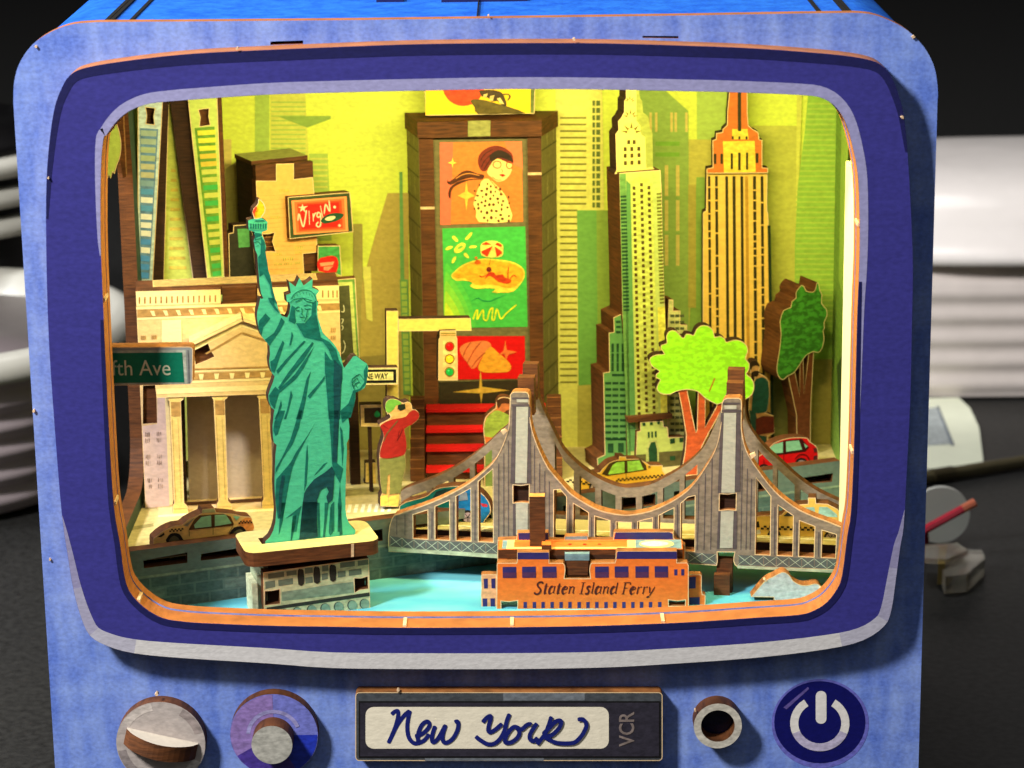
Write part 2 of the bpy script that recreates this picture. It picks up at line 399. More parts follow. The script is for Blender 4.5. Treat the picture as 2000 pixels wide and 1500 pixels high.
k2, kp, ku, kh, kR = disc('tuning_knob', 535, 1436, 86, 0.0025, 0.0030, M((112, 118, 196), 0.5, name='blue_lilac_print'), label='round lilac knob with a grey centre post')
def sector(par, pl, u, h, r0, r1, a0, a1, m, k):
    V = [pl.pt(u + r * math.cos(math.radians(a)), h + r * math.sin(math.radians(a)), -k * DK) for r in (r1, r0) for a in range(a0, a1 + 1, 5)]
    n = len(V) // 2
    mesh('sector', par, V, [(i, i + n, i + 1 + n, i + 1) for i in range(n - 1)], m)
sector(k2, kp, ku, kh, 0.0005, kR * .985, 90, 210, M((140, 116, 178), 0.5, name='lilac_print'), 1)
sector(k2, kp, ku, kh, 0.0005, kR * .985, 210, 300, M((72, 54, 142), 0.5, name='violet_print'), 1)
sector(k2, kp, ku, kh, 0.0005, kR * .985, 300, 360, M((34, 54, 176), 0.5, name='deep_blue_print'), 1)
sector(k2, kp, ku, kh, 0.0048, 0.0056, 20, 175, M((150, 146, 196), 0.5, name='white_highlight_print'), 2)
disc('post', 531, 1455, 40, -0.0022, 0.0046, M((172, 170, 160), 0.5, name='grey_post_print'), k2)
rg, *_ = disc('jack_ring', 1402, 1418, 47, 0.0012, 0.0044, M((196, 190, 176), 0.5, name='pale_ring_print'), holes=(33,), label='open round socket ring')
u, h = FP.sh(1402, 1416)
prism([[(u + .0037 * math.cos(a * math.pi / 16), h + .0037 * math.sin(a * math.pi / 16)) for a in range(32)]], lambda a, b, q: FP.pt(a, b, -0.0002 + q), 0.00015, M((10, 10, 50), 0.25, name='dark_socket_print'), BLACK, rg, 'socket_floor')
def rrect(x0, y0, x1, y1, r, n=5):
    o = []
    for cx_, cy_, a in ((x1 - r, y0 + r, -90), (x1 - r, y1 - r, 0), (x0 + r, y1 - r, 90), (x0 + r, y0 + r, 180)):
        o += [(cx_ + r * math.cos(math.radians(a + 90 * i / n)), cy_ + r * math.sin(math.radians(a + 90 * i / n))) for i in range(n + 1)]
    return o
VP = Pl((0, 0.0022, 0))
vc = B('cassette_plate', TV, VP, rrect(694, 1352, 1294, 1486, 8), 0.0032, M((72, 76, 80), 0.5, name='slate_print'), WOODL, label='dark cassette slot plate with handwritten cream label')
for q in (rc(983, 1353.5, 1142, 1368), rc(830, 1476.5, 1062, 1485.5)): D('highlight', vc, VP, q, M((112, 118, 124), 0.5, name='slate_highlight_print'), 1)
D('black_line', vc, VP, rc(700.5, 1369, 1290, 1480), BLACK, 2)
D('cassette_face', vc, VP, rc(703.5, 1372, 1287, 1476.5), M((46, 43, 54), 0.55, name='cassette_print'), 3)
D('paper_label', vc, VP, rrect(714, 1380, 1189, 1461.5, 16), M((233, 224, 200), 0.6, var=.05, name='cream_label_print'), 4)
INK = M((20, 30, 108), 0.5, var=.12, name='blue_ink')
a = lambda t: zz(680, 1330, t); b = lambda t: zz(980, 1330, t)
ST('handwriting', vc, VP, [a('530,405 565,372 600,360 612,385 606,450 575,560 530,670 490,755'), a('500,735 545,640 600,530 680,420 755,355'), a('755,355 735,440 722,540 728,630 750,700 800,750 860,750 930,715 990,640'),
    a('815,668 870,655 940,610 990,545 985,500 950,490 900,530 862,610 850,690 862,735'), a('1062,540 1035,620 1022,690 1035,738 1075,720 1130,640 1190,525'), a('1190,525 1160,620 1150,690 1170,740 1215,740 1280,690 1330,600 1345,520 1330,485 1300,497'),
    a('1640,498 1690,440 1735,418 1738,460 1715,540 1712,600 1740,615 1800,580 1880,510'), a('1970,390 1935,480 1905,600 1850,700 1780,755 1700,760 1610,710 1555,665'),
    b('195,560 150,550 100,590 50,670 40,730 70,745 130,730 190,680 215,620 190,560 240,580 300,530 340,515 360,525'), b('430,505 390,560 345,640 345,700 390,722 440,680'), b('605,420 575,520 530,630 480,700 428,765'), b('500,640 580,560 650,490 700,470 725,490 700,560 620,640 540,670 520,668 570,700 660,740 780,750 890,735 970,660 1025,560 1025,500 985,455 925,460')], 8.2, INK, 5, n=5)
TX('lettering', vc, VP, 'VCR', (1238, 1457), (1238, 1389), 27, M((132, 118, 112), 0.5, name='grey_letter_print'), 5, bold=0.012)
pw = D('power_button', TV, FP, circ(1601, 1410, 89, 80, 48), M((16, 18, 92), 0.35, var=.1, name='deep_navy_print'), 2, label='round navy power symbol printed on the panel')
D('halo', TV, FP, circ(1602, 1413, 95, 87, 48), M((104, 104, 190), 0.5, name='pale_violet_print'), 1)
WB = M((224, 220, 214), 0.5, var=.06, name='white_symbol_print')
D('power_bar', pw, FP, rrect(1593, 1349, 1614, 1413, 10), WB, 3)
def arcband(cx, cy, r0, r1, a0, a1, n=28):
    return circ(cx, cy, r1, r1 * .94, n, a0, a1) + circ(cx, cy, r0, r0 * .94, n, a0, a1)[::-1]
D('power_arc', pw, FP, arcband(1601, 1412, 42, 58, -58, 238), WB, 3)
D('power_arc_shade', pw, FP, arcband(1601, 1412, 42, 58, 22, 158), M((186, 178, 204), 0.5, name='lavender_symbol_print'), 4)
D('gloss', pw, FP, pp('1530,1381 1578,1341 1580,1345 1536,1385'), M((96, 84, 150), 0.4, name='violet_gloss_print'), 3)
# little splinters of bare ply left by the cutter
for x, y, yy in ((94, 348, -0.0003), (1763, 229, -0.0003), (97, 1093, 0.0054), (70, 91, 0.0053), (463, 95, -0.0002), (1121, 77, -0.0002), (954, 31, 0.0053), (1784, 72, 0.0053), (66, 803, 0.0053), (777, 1349, 0.0021), (1358, 1389, 0.0012), (306, 1357, 0.0021)):
    pl = Pl((0, yy, 0)); w = random.uniform(2.2, 3.6)
    B('splinter', TV, pl, [(x + w * random.uniform(.6, 1.2) * math.cos(i * 1.05), y + w * random.uniform(.6, 1.3) * math.sin(i * 1.05)) for i in range(6)], 0.0012, PINK, PINK, d=-0.0004)
for x, y in ((283, 1156), (791, 1221), (1274, 1214), (974, 1202), (1669, 432), (1662, 882), (204, 577), (231, 992)):
    pl = Pl((0, 0.002, 0)); q = pl.sh(x, y); i = min(range(len(holeL)), key=lambda i: (holeL[i][0] - q[0]) ** 2 + (holeL[i][1] - q[1]) ** 2); q = holeL[i]
    V = [Vector((q[0] + dx * .00035, dy, q[1] + dz * .00035)) for dy in (0.0005, 0.005) for dx, dz in ((-1, -1), (1, -1), (1, 1), (-1, 1))]
    mesh('splinter', TV, V, [(3, 2, 1, 0), (4, 5, 6, 7), (0, 1, 5, 4), (1, 2, 6, 5), (2, 3, 7, 6), (3, 0, 4, 7)], PINK)
# ================================================================== inside: water, quay, street, walls
ZW = -0.0525
wq = PZ(740, 1131, ZW)
WQ = Pl(wq, 20.5)                                        # the quay runs from the left front to the right rear
ZR = WQ.hit(480, 1048).z                                 # top of the quay rail
ZS = ZR - 0.0026                                         # street level behind it
YB = PZ(1600, 866, ZS).y                                 # rear wall
XL, XR = -0.0815, PY(1628, 500, YB).x                    # inner faces of the side walls
def wx_(x): return wq.y + (x - wq.x) * math.tan(math.radians(20.5))
struct('water', [Vector((XL - .004, 0.0087, ZW)), Vector((XR + .003, 0.0087, ZW)), Vector((XR + .003, wx_(XR) + .002, ZW)), Vector((XL - .004, wx_(XL) + .002, ZW))], [(0, 1, 2, 3)], M((122, 206, 214), 0.35, kind='water', name='painted_water', bump=0))
STREET = M((196, 180, 128), 0.7, var=.14, name='street_print')
o = struct('street', [Vector((XL - .003, wx_(XL - .003) + .0005, ZS)), Vector((XR + .003, wx_(XR + .003) + .0005, ZS)), Vector((XR + .003, YB, ZS)), Vector((XL - .003, YB, ZS))], [(0, 1, 2, 3)], STREET)
for i in range(7):
    x = 677 + i * 13.2
    sheet('crosswalk_stripe', o, ground([(x + 4, 986 - i * .3), (x + 10.5, 986 - i * .3), (x + 7, 1002 - i * .3), (x, 1002 - i * .3)], ZS), M((232, 226, 196), 0.6, name='white_road_print'), 0.00008)
for q in (pp('660,955 800,948 800,962 660,970'), pp('250,1030 300,1022 300,1028 250,1037')):
    sheet('lane_band', o, ground(q, ZS), M((150, 140, 92), 0.7, name='olive_road_print'), 0.00004)
# rear wall with the printed skyline
BP = Pl((0, YB, 0)); ZC = 0.0655
rw = struct('rear_wall', [Vector((x, y, z)) for z in (-0.09, ZC) for x, y in ((XL - .003, YB), (XR + .003, YB), (XR + .003, YB + .0025), (XL - .003, YB + .0025))],
       [(3, 2, 1, 0), (4, 5, 6, 7), (0, 1, 5, 4), (1, 2, 6, 5), (2, 3, 7, 6), (3, 0, 4, 7)], M((222, 236, 90), 0.6, var=.09, name='yellow_sky_print'))
c = lambda *v: M(v, 0.6, var=.1, name='skyline_print')
OL1, OL2, OL3, GR1, GR2, GR3, YL1, YL2 = c(210, 214, 96), c(186, 176, 84), c(170, 160, 84), c(172, 200, 90), c(144, 176, 78), c(112, 166, 92), c(226, 222, 112), c(218, 200, 108)
SK = [0.0]
def sky(name, q, m, k=1, each=False):
    SK[0] += 0.25; return D(name, rw, BP, q, m, k + SK[0], each=each)
sky('printed_building', pp('498,180 526,180 526,330 498,330'), GR1)
sky('printed_building', pp('528,180 596,180 604,330 528,330'), OL1)
sky('printed_band', [rc(530, 198 + 9 * i, 597, 201 + 9 * i) for i in range(12)], GR1, 2)
sky('printed_awning', pp('543,227 646,226 646,232 600,249'), GR2, 3)
sky('printed_building', pp('604,300 640,300 648,470 604,470'), GR1)
sky('printed_band', [rc(606, 308 + 11 * i, 640, 312 + 11 * i) for i in range(14)], OL1, 2)
sky('printed_building', pp('436,272 452,272 454,560 436,560'), YL2)
sky('printed_building', pp('690,437 708,437 712,900 688,900'), OL3, 1)
sky('printed_building', pp('440,330 478,305 500,305 500,640 440,640'), OL3, 1)
sky('printed_tower', pp('757,377 798,376 800,905 700,905 706,560 732,462'), c(186, 166, 84), 2)
sky('printed_speckle', [rc(x, y, x + random.uniform(2, 5), y + random.uniform(3, 7)) for x, y in ((random.uniform(735, 780), random.uniform(400, 700)) for _ in range(26))], c(190, 168, 90), 3)
sky('yellow_strip', pp('709,520 724,520 728,628 716,622'), YL1, 4)  # yellow strip of the printed skyline
sky('ladder_strip', pp('781,545 797,545 803,770 788,770'), GR3, 5)
sky('ladder_pane', [pp('%f,%f %f,%f %f,%f %f,%f' % (783.5 + i * .42, 549 + i * 12.7, 794 + i * .42, 549 + i * 12.7, 794.3 + i * .42, 559 + i * 12.7, 783.8 + i * .42, 559 + i * 12.7)) for i in range(17)], GR1, 6)
sky('printed_tower', pp('780,335 786,335 790,545 782,545'), GR3, 3)
# right half
sky('printed_building', pp('1085,172 1176,172 1180,410 1170,905 1085,905'), YL1, 1)
sky('printed_band', [rc(1094, 228 + 12.9 * i, 1145 if i < 14 else 1127, 231.5 + 12.9 * i) for i in range(41)], c(130, 126, 56), 2)
sky('printed_window', [rc(x, 196 + 14.2 * i, x + w, 206 + 14.2 * i) for i in range(15) for x, w in ((1157, 5), (1164.5, 7.5))], c(98, 116, 50), 2)
sky('printed_building', pp('1127,410 1165,410 1168,760 1130,770'), c(116, 172, 80), 3)
sky('printed_building', pp('1165,410 1192,410 1192,760 1168,760'), c(140, 168, 70), 3)
sky('printed_building', pp('1128,752 1192,748 1192,905 1128,905'), OL2, 4)
sky('printed_tower', pp('1246,170 1301,170 1301,178 1344,216 1348,880 1262,880 1262,250'), c(150, 180, 84), 2)
sky('printed_window', [rc(x, 219, x + 5, 257) for x in (1268, 1279, 1309, 1317, 1338)], YL2, 3)
sky('printed_window', [rc(1280, 276, 1327, 284), rc(1280, 297, 1327, 305)], c(128, 180, 60), 3)
sky('printed_window', [rc(x, y, x + 7, y + 60) for x in (1298, 1320) for y in (322, 390, 458)], YL2, 3)
sky('printed_building', pp('1361,178 1430,178 1430,272 1361,272'), GR1, 2)
sky('printed_building', pp('1345,272 1430,270 1430,700 1345,700'), c(196, 190, 84), 1)
sky('printed_building', pp('1360,345 1376,345 1376,880 1340,880 1340,760'), c(140, 176, 74), 3)
sky('printed_column', pp('1344,360 1359,360 1359,600 1344,600'), c(184, 172, 74), 3)
sky('printed_building', pp('1470,245 1556,245 1556,880 1470,880'), c(196, 196, 86), 1)
sky('printed_building', pp('1556,185 1566,185 1560,360 1554,420 1553,880 1550,880'), c(214, 214, 96), 2)
sky('printed_tower', pp('1578,180 1634,180 1630,860 1552,860 1552,480 1558,360 1572,250'), c(152, 194, 76), 3)
sky('printed_band', [pp('%f,%f %f,%f %f,%f %f,%f' % (1578 - min(24, .13 * i * 10), 200 + 10.1 * i, 1630, 200 + 10.1 * i, 1630, 203.4 + 10.1 * i, 1578 - min(24, .13 * i * 10), 203.4 + 10.1 * i)) for i in range(46)], c(176, 204, 84), 4)
sky('printed_street', pp('1555,700 1628,700 1626,868 1540,868'), c(164, 150, 76), 5)
sky('printed_street', pp('1490,700 1555,690 1540,880 1490,880'), c(120, 118, 64), 5)
sky('printed_street', pp('640,700 780,690 790,905 640,915'), c(158, 142, 76), 3)
# side walls; the left one has a wide opening
def wall_x(name, x0, x1, m, e, holes=(), lo=-0.09):
    lp = [[(0.0086, lo), (YB, lo), (YB, ZC), (0.0086, ZC)]] + list(holes)
    s = 1 if x1 > x0 else -1
    return prism([[(s * y, z) for y, z in q] for q in lp], lambda u, h, q: Vector((x0 + s * q, s * u, h)), abs(x1 - x0), m, e, None, name)
yk = 0.064; zk0, zk1 = -0.0385, 0.062; r = 0.012
op = [(0.014, zk0 + .006), (0.017, zk0 + .001), (0.02, zk0)] + [(yk - r + r * math.sin(t * math.pi / 16), zk0 + r - r * math.cos(t * math.pi / 16)) for t in range(9)] + [(yk + .0015, 0.0), (yk + .002, 0.03), (yk - .001, 0.05), (yk - .008, zk1), (0.02, zk1), (0.014, zk1 - .006)]
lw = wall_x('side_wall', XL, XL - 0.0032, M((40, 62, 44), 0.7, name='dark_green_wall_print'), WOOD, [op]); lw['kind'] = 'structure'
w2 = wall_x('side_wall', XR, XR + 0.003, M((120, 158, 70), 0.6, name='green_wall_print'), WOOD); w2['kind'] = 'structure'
def WX(pts): return [Vector((XR - 0.00008, y, z)) for y, z in pts]
for q, m in (([(.03, -.02), (.045, -.03), (.06, -.012), (.05, .0)], c(160, 84, 44)), ([(.05, -.042), (.075, -.042), (.085, -.02), (.065, -.01)], c(58, 84, 44)), ([(.06, -.005), (.085, .0), (.085, .055), (.062, .05)], c(150, 190, 84)), ([(.03, .0), (.05, .005), (.05, .05), (.03, .05)], c(84, 128, 60)), ([(.068, .02), (.072, .02), (.072, .05), (.068, .05)], c(70, 110, 120))):
    mesh('wall_print', w2, WX(q), [tuple(range(len(q)))], m)
struct('ceiling', [Vector((x, y, ZC)) for x, y in ((XL - .003, 0.0087), (XR + .003, 0.0087), (XR + .003, YB), (XL - .003, YB))], [(3, 2, 1, 0)], WOODL)
# light strip behind the upper edge of the opening (part of the case)
BX('light_strip', TV, Pl((0, 0.0125, 0)), -0.05, 0.045, 0, 0.005, 0.0628, 0.0640, M((235, 230, 210), 0.5, name='strip_white'))
LEDC = (1.0, 0.88, 0.36)
for x in (-0.046, -0.027, -0.008, 0.011, 0.030, 0.049):
    l = bpy.data.lights.new('strip_diode', 'AREA'); l.energy = 0.053; l.color = LEDC; l.shape = 'RECTANGLE'; l.size = 0.017; l.size_y = 0.0045
    lo = bpy.data.objects.new('strip_diode', l); COL.objects.link(lo); lo.location = (x, 0.0150, 0.0625); lo.rotation_euler = (math.radians(28), 0, 0)
# added board; its cream colour stands in for the brightly lit right rim
q0 = F0.sh(1679, 430); hr = PY(1672, 760, 0.0085)
EB = M((248, 242, 196), 0.5, var=.06, name='lit_rim_cream')
V = []
zt, zb = PY(1662, 345, 0.0105).z, PY(1652, 1075, 0.0105).z
for z in (zb, zt):
    V += [Vector((PY(1668, 600, 0.009).x + dx, y, z)) for dx, y in ((0.0, 0.0088), (0.0022, 0.0088), (0.0022, 0.0270), (0.0, 0.0270))]
mesh('lit_rim_board', TV, V, [(3, 2, 1, 0), (4, 5, 6, 7), (0, 1, 5, 4), (1, 2, 6, 5), (2, 3, 7, 6), (3, 0, 4, 7)], EB)
# ------------------------------------------------------------------ quay wall
QU = thing('quay_wall', 'long grey brick quay wall with slotted rail along the water', 'wall', WQ.pt(0, ZW))
QM = M((112, 124, 112), 0.65, var=.12, name='grey_green_quay_print')
zq = ZW - 0.001
u0, u1 = (XL - wq.x) / WQ.e.x + 0.0003, (XR - wq.x) / WQ.e.x - 0.0003
sl = [[WQ.sh(*p) for p in q] for q in (pp('280,1095 366,1079 366,1099 281,1110'), pp('393,1082 462,1071 470,1086 392,1095'), pp('1568,933 1627,924 1625,941 1575,945'))]
for k in range(9):
    a = WQ.sh(560 + 108 * k, 1000)[0]; sl.append([(a, ZR - .0048), (a + .0088, ZR - .0048), (a + .0088, ZR - .0022), (a, ZR - .0022)])
prism([[(u0, zq), (u1, zq), (u1, ZR), (u0, ZR)]] + sl, lambda u, h, q: WQ.pt(u, h, q), 0.0029, QM, WOOD, QU, 'wall_board')
QB1, QB2 = M((92, 106, 98), 0.65, name='quay_brick_print'), M((126, 136, 122), 0.65, name='quay_brick_print_pale')
hb = (ZR - .0062 - ZW) / 3
for r_ in range(3):
    for j in range(27):
        uu = u0 + 0.0004 + j * .0062 + (r_ % 2) * .0031
        if uu + .0058 > u1: continue
        z0 = ZW + r_ * hb + .0002
        V = [WQ.pt(uu + du, z0 + dz, -DK) for du, dz in ((0, 0), (.0057, 0), (.0057, hb - .0004), (0, hb - .0004))]
        mesh('brick', QU, V, [(0, 1, 2, 3)], QB1 if random.random() < .75 else QB2)
V = [WQ.pt(u, z, -DK) for u, z in ((u0, ZR - .0062), (u1, ZR - .0062), (u1, ZR - .0057), (u0, ZR - .0057))]
mesh('coping_line', QU, V, [(0, 1, 2, 3)], M((150, 158, 132), 0.65, name='pale_line_print'))
# ================================================================== statue and pedestal
PA = 16.0
pb = PZ(723, 1187, ZW)
PD = Pl(pb, PA)                                           # front of the pedestal body
PE = thing('stone_pedestal', 'brick pedestal with brown-edged cream top plate under the green statue', 'pedestal', PD.pt(-.011, ZW, .005))
A = lambda t: zz(440, 360, t); Bq = lambda t: zz(440, 580, t); Cq = lambda t: zz(440, 800, t); Dq = lambda t: zz(440, 980, t)
SG = M((150, 162, 132), 0.6, var=.12, name='pedestal_stone_print'); SGD = M((104, 116, 96), 0.6, var=.14, name='pedestal_brick_print'); SGL = M((196, 196, 150), 0.6, name='pedestal_joint_print')
fb = Dq('460,862 1750,690 1760,915 1770,1340 500,1520 470,1270')
B('front_board', PE, PD, fb, 0.0025, SGL, WOOD, holes=[Dq('484,1092 570,1088 662,1068 668,1243 484,1262'), Dq('1576,935 1660,935 1738,912 1744,1060 1640,1072 1582,1108')])
brk = ['520,880 715,850 720,915 525,940', '745,850 870,832 870,890 750,905', '970,810 1065,800 1070,865 972,880', '1180,780 1255,770 1258,840 1182,852', '1400,745 1580,722 1582,785 1402,808', '1615,720 1745,702 1748,765 1618,782', '485,975 605,960 610,1040 490,1062', '645,955 825,930 828,1005 650,1030', '975,925 1065,912 1068,985 978,1000', '1175,880 1250,868 1252,940 1178,955', '1370,850 1468,838 1468,910 1372,925', '1505,835 1660,812 1665,885 1508,905']
D('brick', PE, PD, [Dq(q) for q in brk], SGD, 1, each=True)
D('arched_window', PE, PD, [cr(Dq(q), 2) for q in ('885,835 920,820 955,840 960,1000 890,1008', '1078,810 1115,795 1152,815 1155,978 1082,982', '1272,785 1310,770 1350,790 1348,950 1280,958')], M((40, 34, 26), 0.7, name='dark_window_print'), 2, each=True)
D('stone_band', PE, PD, Dq('690,1100 900,1070 1290,1010 1560,975 1570,1108 690,1212'), M((132, 150, 124), 0.6, name='pedestal_band_print'), 1)
D('shadow_joint', PE, PD, Dq('505,1290 1758,1105 1762,1150 505,1330'), M((48, 48, 40), 0.7, name='dark_joint_print'), 1)
D('round_stone', PE, PD, [circ(440 + x / 6.25, 980 + y / 6.25, 8.6, 9.5, 14) for x, y in ((730, 1370), (885, 1345), (1060, 1320), (1225, 1300), (1390, 1282), (1555, 1262), (1705, 1245))], M((128, 154, 130), 0.6, name='round_stone_print'), 2, each=True)
D('round_stone_shade', PE, PD, [circ(438.6 + x / 6.25, 980 + y / 6.25, 9.4, 10.2, 14) for x, y in ((730, 1370), (885, 1345), (1060, 1320), (1225, 1300), (1390, 1282), (1555, 1262), (1705, 1245))], M((70, 84, 70), 0.6, name='round_stone_shade_print'), 1)
ua, ub = PD.sh(516, 1120)[0], PD.sh(720, 1100)[0]
zt0 = PD.sh(600, 1100)[1]
BX('core', PE, PD, ua + .0012, ub - .0005, 0.0018, 0.0098, ZW - .001, zt0, WOODD)
BX('side_board', PE, PD, ua - .0010, ua + .0011, 0.0028, 0.0105, ZW - .001, zt0 - .0025, SG)
BX('side_step', PE, PD, ua - .0022, ua - .0011, 0.0022, 0.0092, ZW - .001, ZW + .0072, M((186, 190, 156), 0.6, name='pale_step_print'))
# top plate: rounded slab with a slot
PT = PD.back(-0.0022)
uL, uR = PT.sh(481, 1083)[0], PT.sh(743, 1052)[0]
zT = PT.sh(560, 1074)[1]
rr = [(x, y) for x, y in rrect(uL, 0.0, uR, 0.0142, 0.0024, 4)]
slot = [(uL + .0042, .0052), (uR - .0042, .0052), (uR - .0042, .0092), (uL + .0042, .0092)]
prism([rr, slot], lambda u, h, q: PT.pt(u, zT - q, h), 0.0030, M((206, 190, 122), 0.55, var=.1, name='cream_plate_print'), WOOD, PE, 'top_plate')
PQ = PT.back(-DK)
mesh('splinter', PE, [PT.pt(u, z, -.0002) for u, z in ((uR - .0062, zT - .0001), (uR - .0056, zT - .0001), (uR - .0057, zT - .0029), (uR - .0063, zT - .0029))], [(0, 3, 2, 1)], PINK)
STP = PT.back(0.0054)
STT = thing('crowned_statue', 'green robed statue with raised torch and spiked crown on brick pedestal', 'statue', STP.pt(.5 * (uL + uR), zT))
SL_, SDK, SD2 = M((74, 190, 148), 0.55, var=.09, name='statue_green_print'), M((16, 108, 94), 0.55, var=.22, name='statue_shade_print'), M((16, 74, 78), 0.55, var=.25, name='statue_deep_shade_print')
out = (A('345,420 370,428 440,408 480,436 518,460 514,560 452,582 446,610 480,690 497,760 490,830 510,950 526,1050 552,1120 572,1250 602,1380 632,1470')
  + Bq('630,60 645,150 690,232 730,242 755,252 782,200 795,110 780,60') + A('752,1440 742,1352 800,1330 776,1188 858,1250 905,1140 956,1236 1066,1152 1062,1262 1150,1300 1112,1350 1124,1440')
  + Bq('1140,60 1122,130 1130,250 1150,312 1192,440 1262,510 1332,580 1392,680 1424,780 1440,850 1456,862 1490,820 1560,727 1600,718 1660,770 1728,814 1747,860 1736,960 1726,1050 1700,1110 1640,1150 1590,1166 1588,1250 1572,1330 1542,1420')
  + Cq('1545,50 1502,110 1516,200 1510,350 1482,412 1486,500 1476,700 1470,900 1466,1100') + Dq('1468,100 1480,180 1510,262 1560,322 1592,350 1580,402 1480,416 1000,480 485,545 490,482 545,430 585,352 612,250 622,100')
  + Cq('606,1050 600,900 606,700 612,550 626,432 592,402 580,320 576,200 586,120') + Bq('590,1430 600,1380 560,1350 530,1272 525,1200 546,1130 582,1040 602,970 570,930 545,860 535,780 546,700 541,602 500,550 450,490 420,420 400,340 386,250 390,180 410,100 428,10')
  + A('440,1400 465,1392 436,1330 416,1200 400,1000 392,860 366,800 354,722 345,690 368,640 352,600 362,582 285,560 278,440'))
sb = B('statue_board', STT, STP, out, 0.0026, SL_, WOODD)
B('flame', STT, STP, A('352,424 330,345 342,300 378,262 398,232 402,180 434,188 472,232 492,290 484,345 446,398 440,415'), 0.0026, M((240, 190, 30), 0.5, var=.06, name='flame_print'), WOODD, d=0.0001)
D('flame_shade', STT, STP, cr(A('336,345 345,305 378,268 385,300 360,350 362,400'), 3), M((230, 70, 40), 0.5, name='flame_red_print'), 2)
D('torch_cup', STT, STP, A('282,446 515,464 512,556 290,556'), M((80, 200, 140), 0.5, name='torch_print'), 1)
D('torch_mark', STT, STP, [rc(440 + x / 6.25, 360 + 478 / 6.25, 440 + (x + 14) / 6.25, 360 + 540 / 6.25) for x in range(305, 500, 30)] + [A('365,440 470,435 480,452 360,452')], SDK, 2)
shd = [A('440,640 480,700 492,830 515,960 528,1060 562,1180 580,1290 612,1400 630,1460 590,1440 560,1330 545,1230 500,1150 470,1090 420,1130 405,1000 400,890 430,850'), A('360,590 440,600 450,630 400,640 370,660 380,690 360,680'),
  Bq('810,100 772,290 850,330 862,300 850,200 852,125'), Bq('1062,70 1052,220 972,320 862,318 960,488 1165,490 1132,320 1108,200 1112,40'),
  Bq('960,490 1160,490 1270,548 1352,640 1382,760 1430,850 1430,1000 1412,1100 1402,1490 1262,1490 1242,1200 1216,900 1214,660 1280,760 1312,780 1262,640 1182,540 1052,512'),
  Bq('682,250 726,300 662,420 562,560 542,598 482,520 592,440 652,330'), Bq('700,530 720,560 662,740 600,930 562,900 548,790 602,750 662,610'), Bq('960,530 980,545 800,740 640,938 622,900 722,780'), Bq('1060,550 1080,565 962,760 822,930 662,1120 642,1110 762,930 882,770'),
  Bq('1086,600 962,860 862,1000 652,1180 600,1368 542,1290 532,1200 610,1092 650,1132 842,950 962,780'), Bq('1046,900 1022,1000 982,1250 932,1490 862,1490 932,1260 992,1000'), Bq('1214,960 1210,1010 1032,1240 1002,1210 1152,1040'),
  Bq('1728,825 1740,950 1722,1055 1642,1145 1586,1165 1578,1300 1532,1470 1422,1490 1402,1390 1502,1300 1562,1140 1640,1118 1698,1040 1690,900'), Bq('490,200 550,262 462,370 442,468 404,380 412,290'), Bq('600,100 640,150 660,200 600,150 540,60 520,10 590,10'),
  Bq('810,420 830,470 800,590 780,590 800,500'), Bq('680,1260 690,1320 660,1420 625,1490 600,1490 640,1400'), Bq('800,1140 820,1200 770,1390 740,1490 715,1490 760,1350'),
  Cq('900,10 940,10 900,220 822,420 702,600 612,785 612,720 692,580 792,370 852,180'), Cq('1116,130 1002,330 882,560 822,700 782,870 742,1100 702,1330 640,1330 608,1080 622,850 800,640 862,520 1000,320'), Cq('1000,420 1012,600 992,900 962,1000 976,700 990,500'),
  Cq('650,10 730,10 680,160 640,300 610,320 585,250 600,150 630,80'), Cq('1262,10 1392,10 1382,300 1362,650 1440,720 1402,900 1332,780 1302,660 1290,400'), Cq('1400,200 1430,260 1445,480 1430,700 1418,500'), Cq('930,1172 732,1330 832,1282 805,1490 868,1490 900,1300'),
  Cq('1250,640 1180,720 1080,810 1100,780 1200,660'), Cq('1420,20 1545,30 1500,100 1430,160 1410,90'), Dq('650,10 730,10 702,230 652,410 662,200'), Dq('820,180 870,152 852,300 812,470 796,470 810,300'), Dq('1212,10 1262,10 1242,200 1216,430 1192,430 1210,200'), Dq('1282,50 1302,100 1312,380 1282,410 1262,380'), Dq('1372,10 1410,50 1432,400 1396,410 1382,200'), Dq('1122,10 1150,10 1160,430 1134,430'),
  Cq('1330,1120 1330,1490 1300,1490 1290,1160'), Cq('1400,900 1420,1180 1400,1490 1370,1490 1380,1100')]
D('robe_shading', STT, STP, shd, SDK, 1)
D('robe_deep_shading', STT, STP, [Cq('1300,690 1232,752 1082,850 992,960 962,1020 942,1150 922,1350 916,1498 1118,1498 1122,1100 1162,980 1232,940 1262,1000 1232,1060 1252,1150 1310,1100 1322,950 1332,760'), Dq('944,0 920,250 902,460 1130,430 1112,150 1120,0'), Bq('1330,760 1420,860 1420,1000 1390,1490 1330,1490 1320,1000'), Cq('1330,10 1385,10 1362,640 1310,640 1320,300'), Cq('690,800 730,800 700,1000 670,1320 650,1320 655,1000')], SD2, 2)
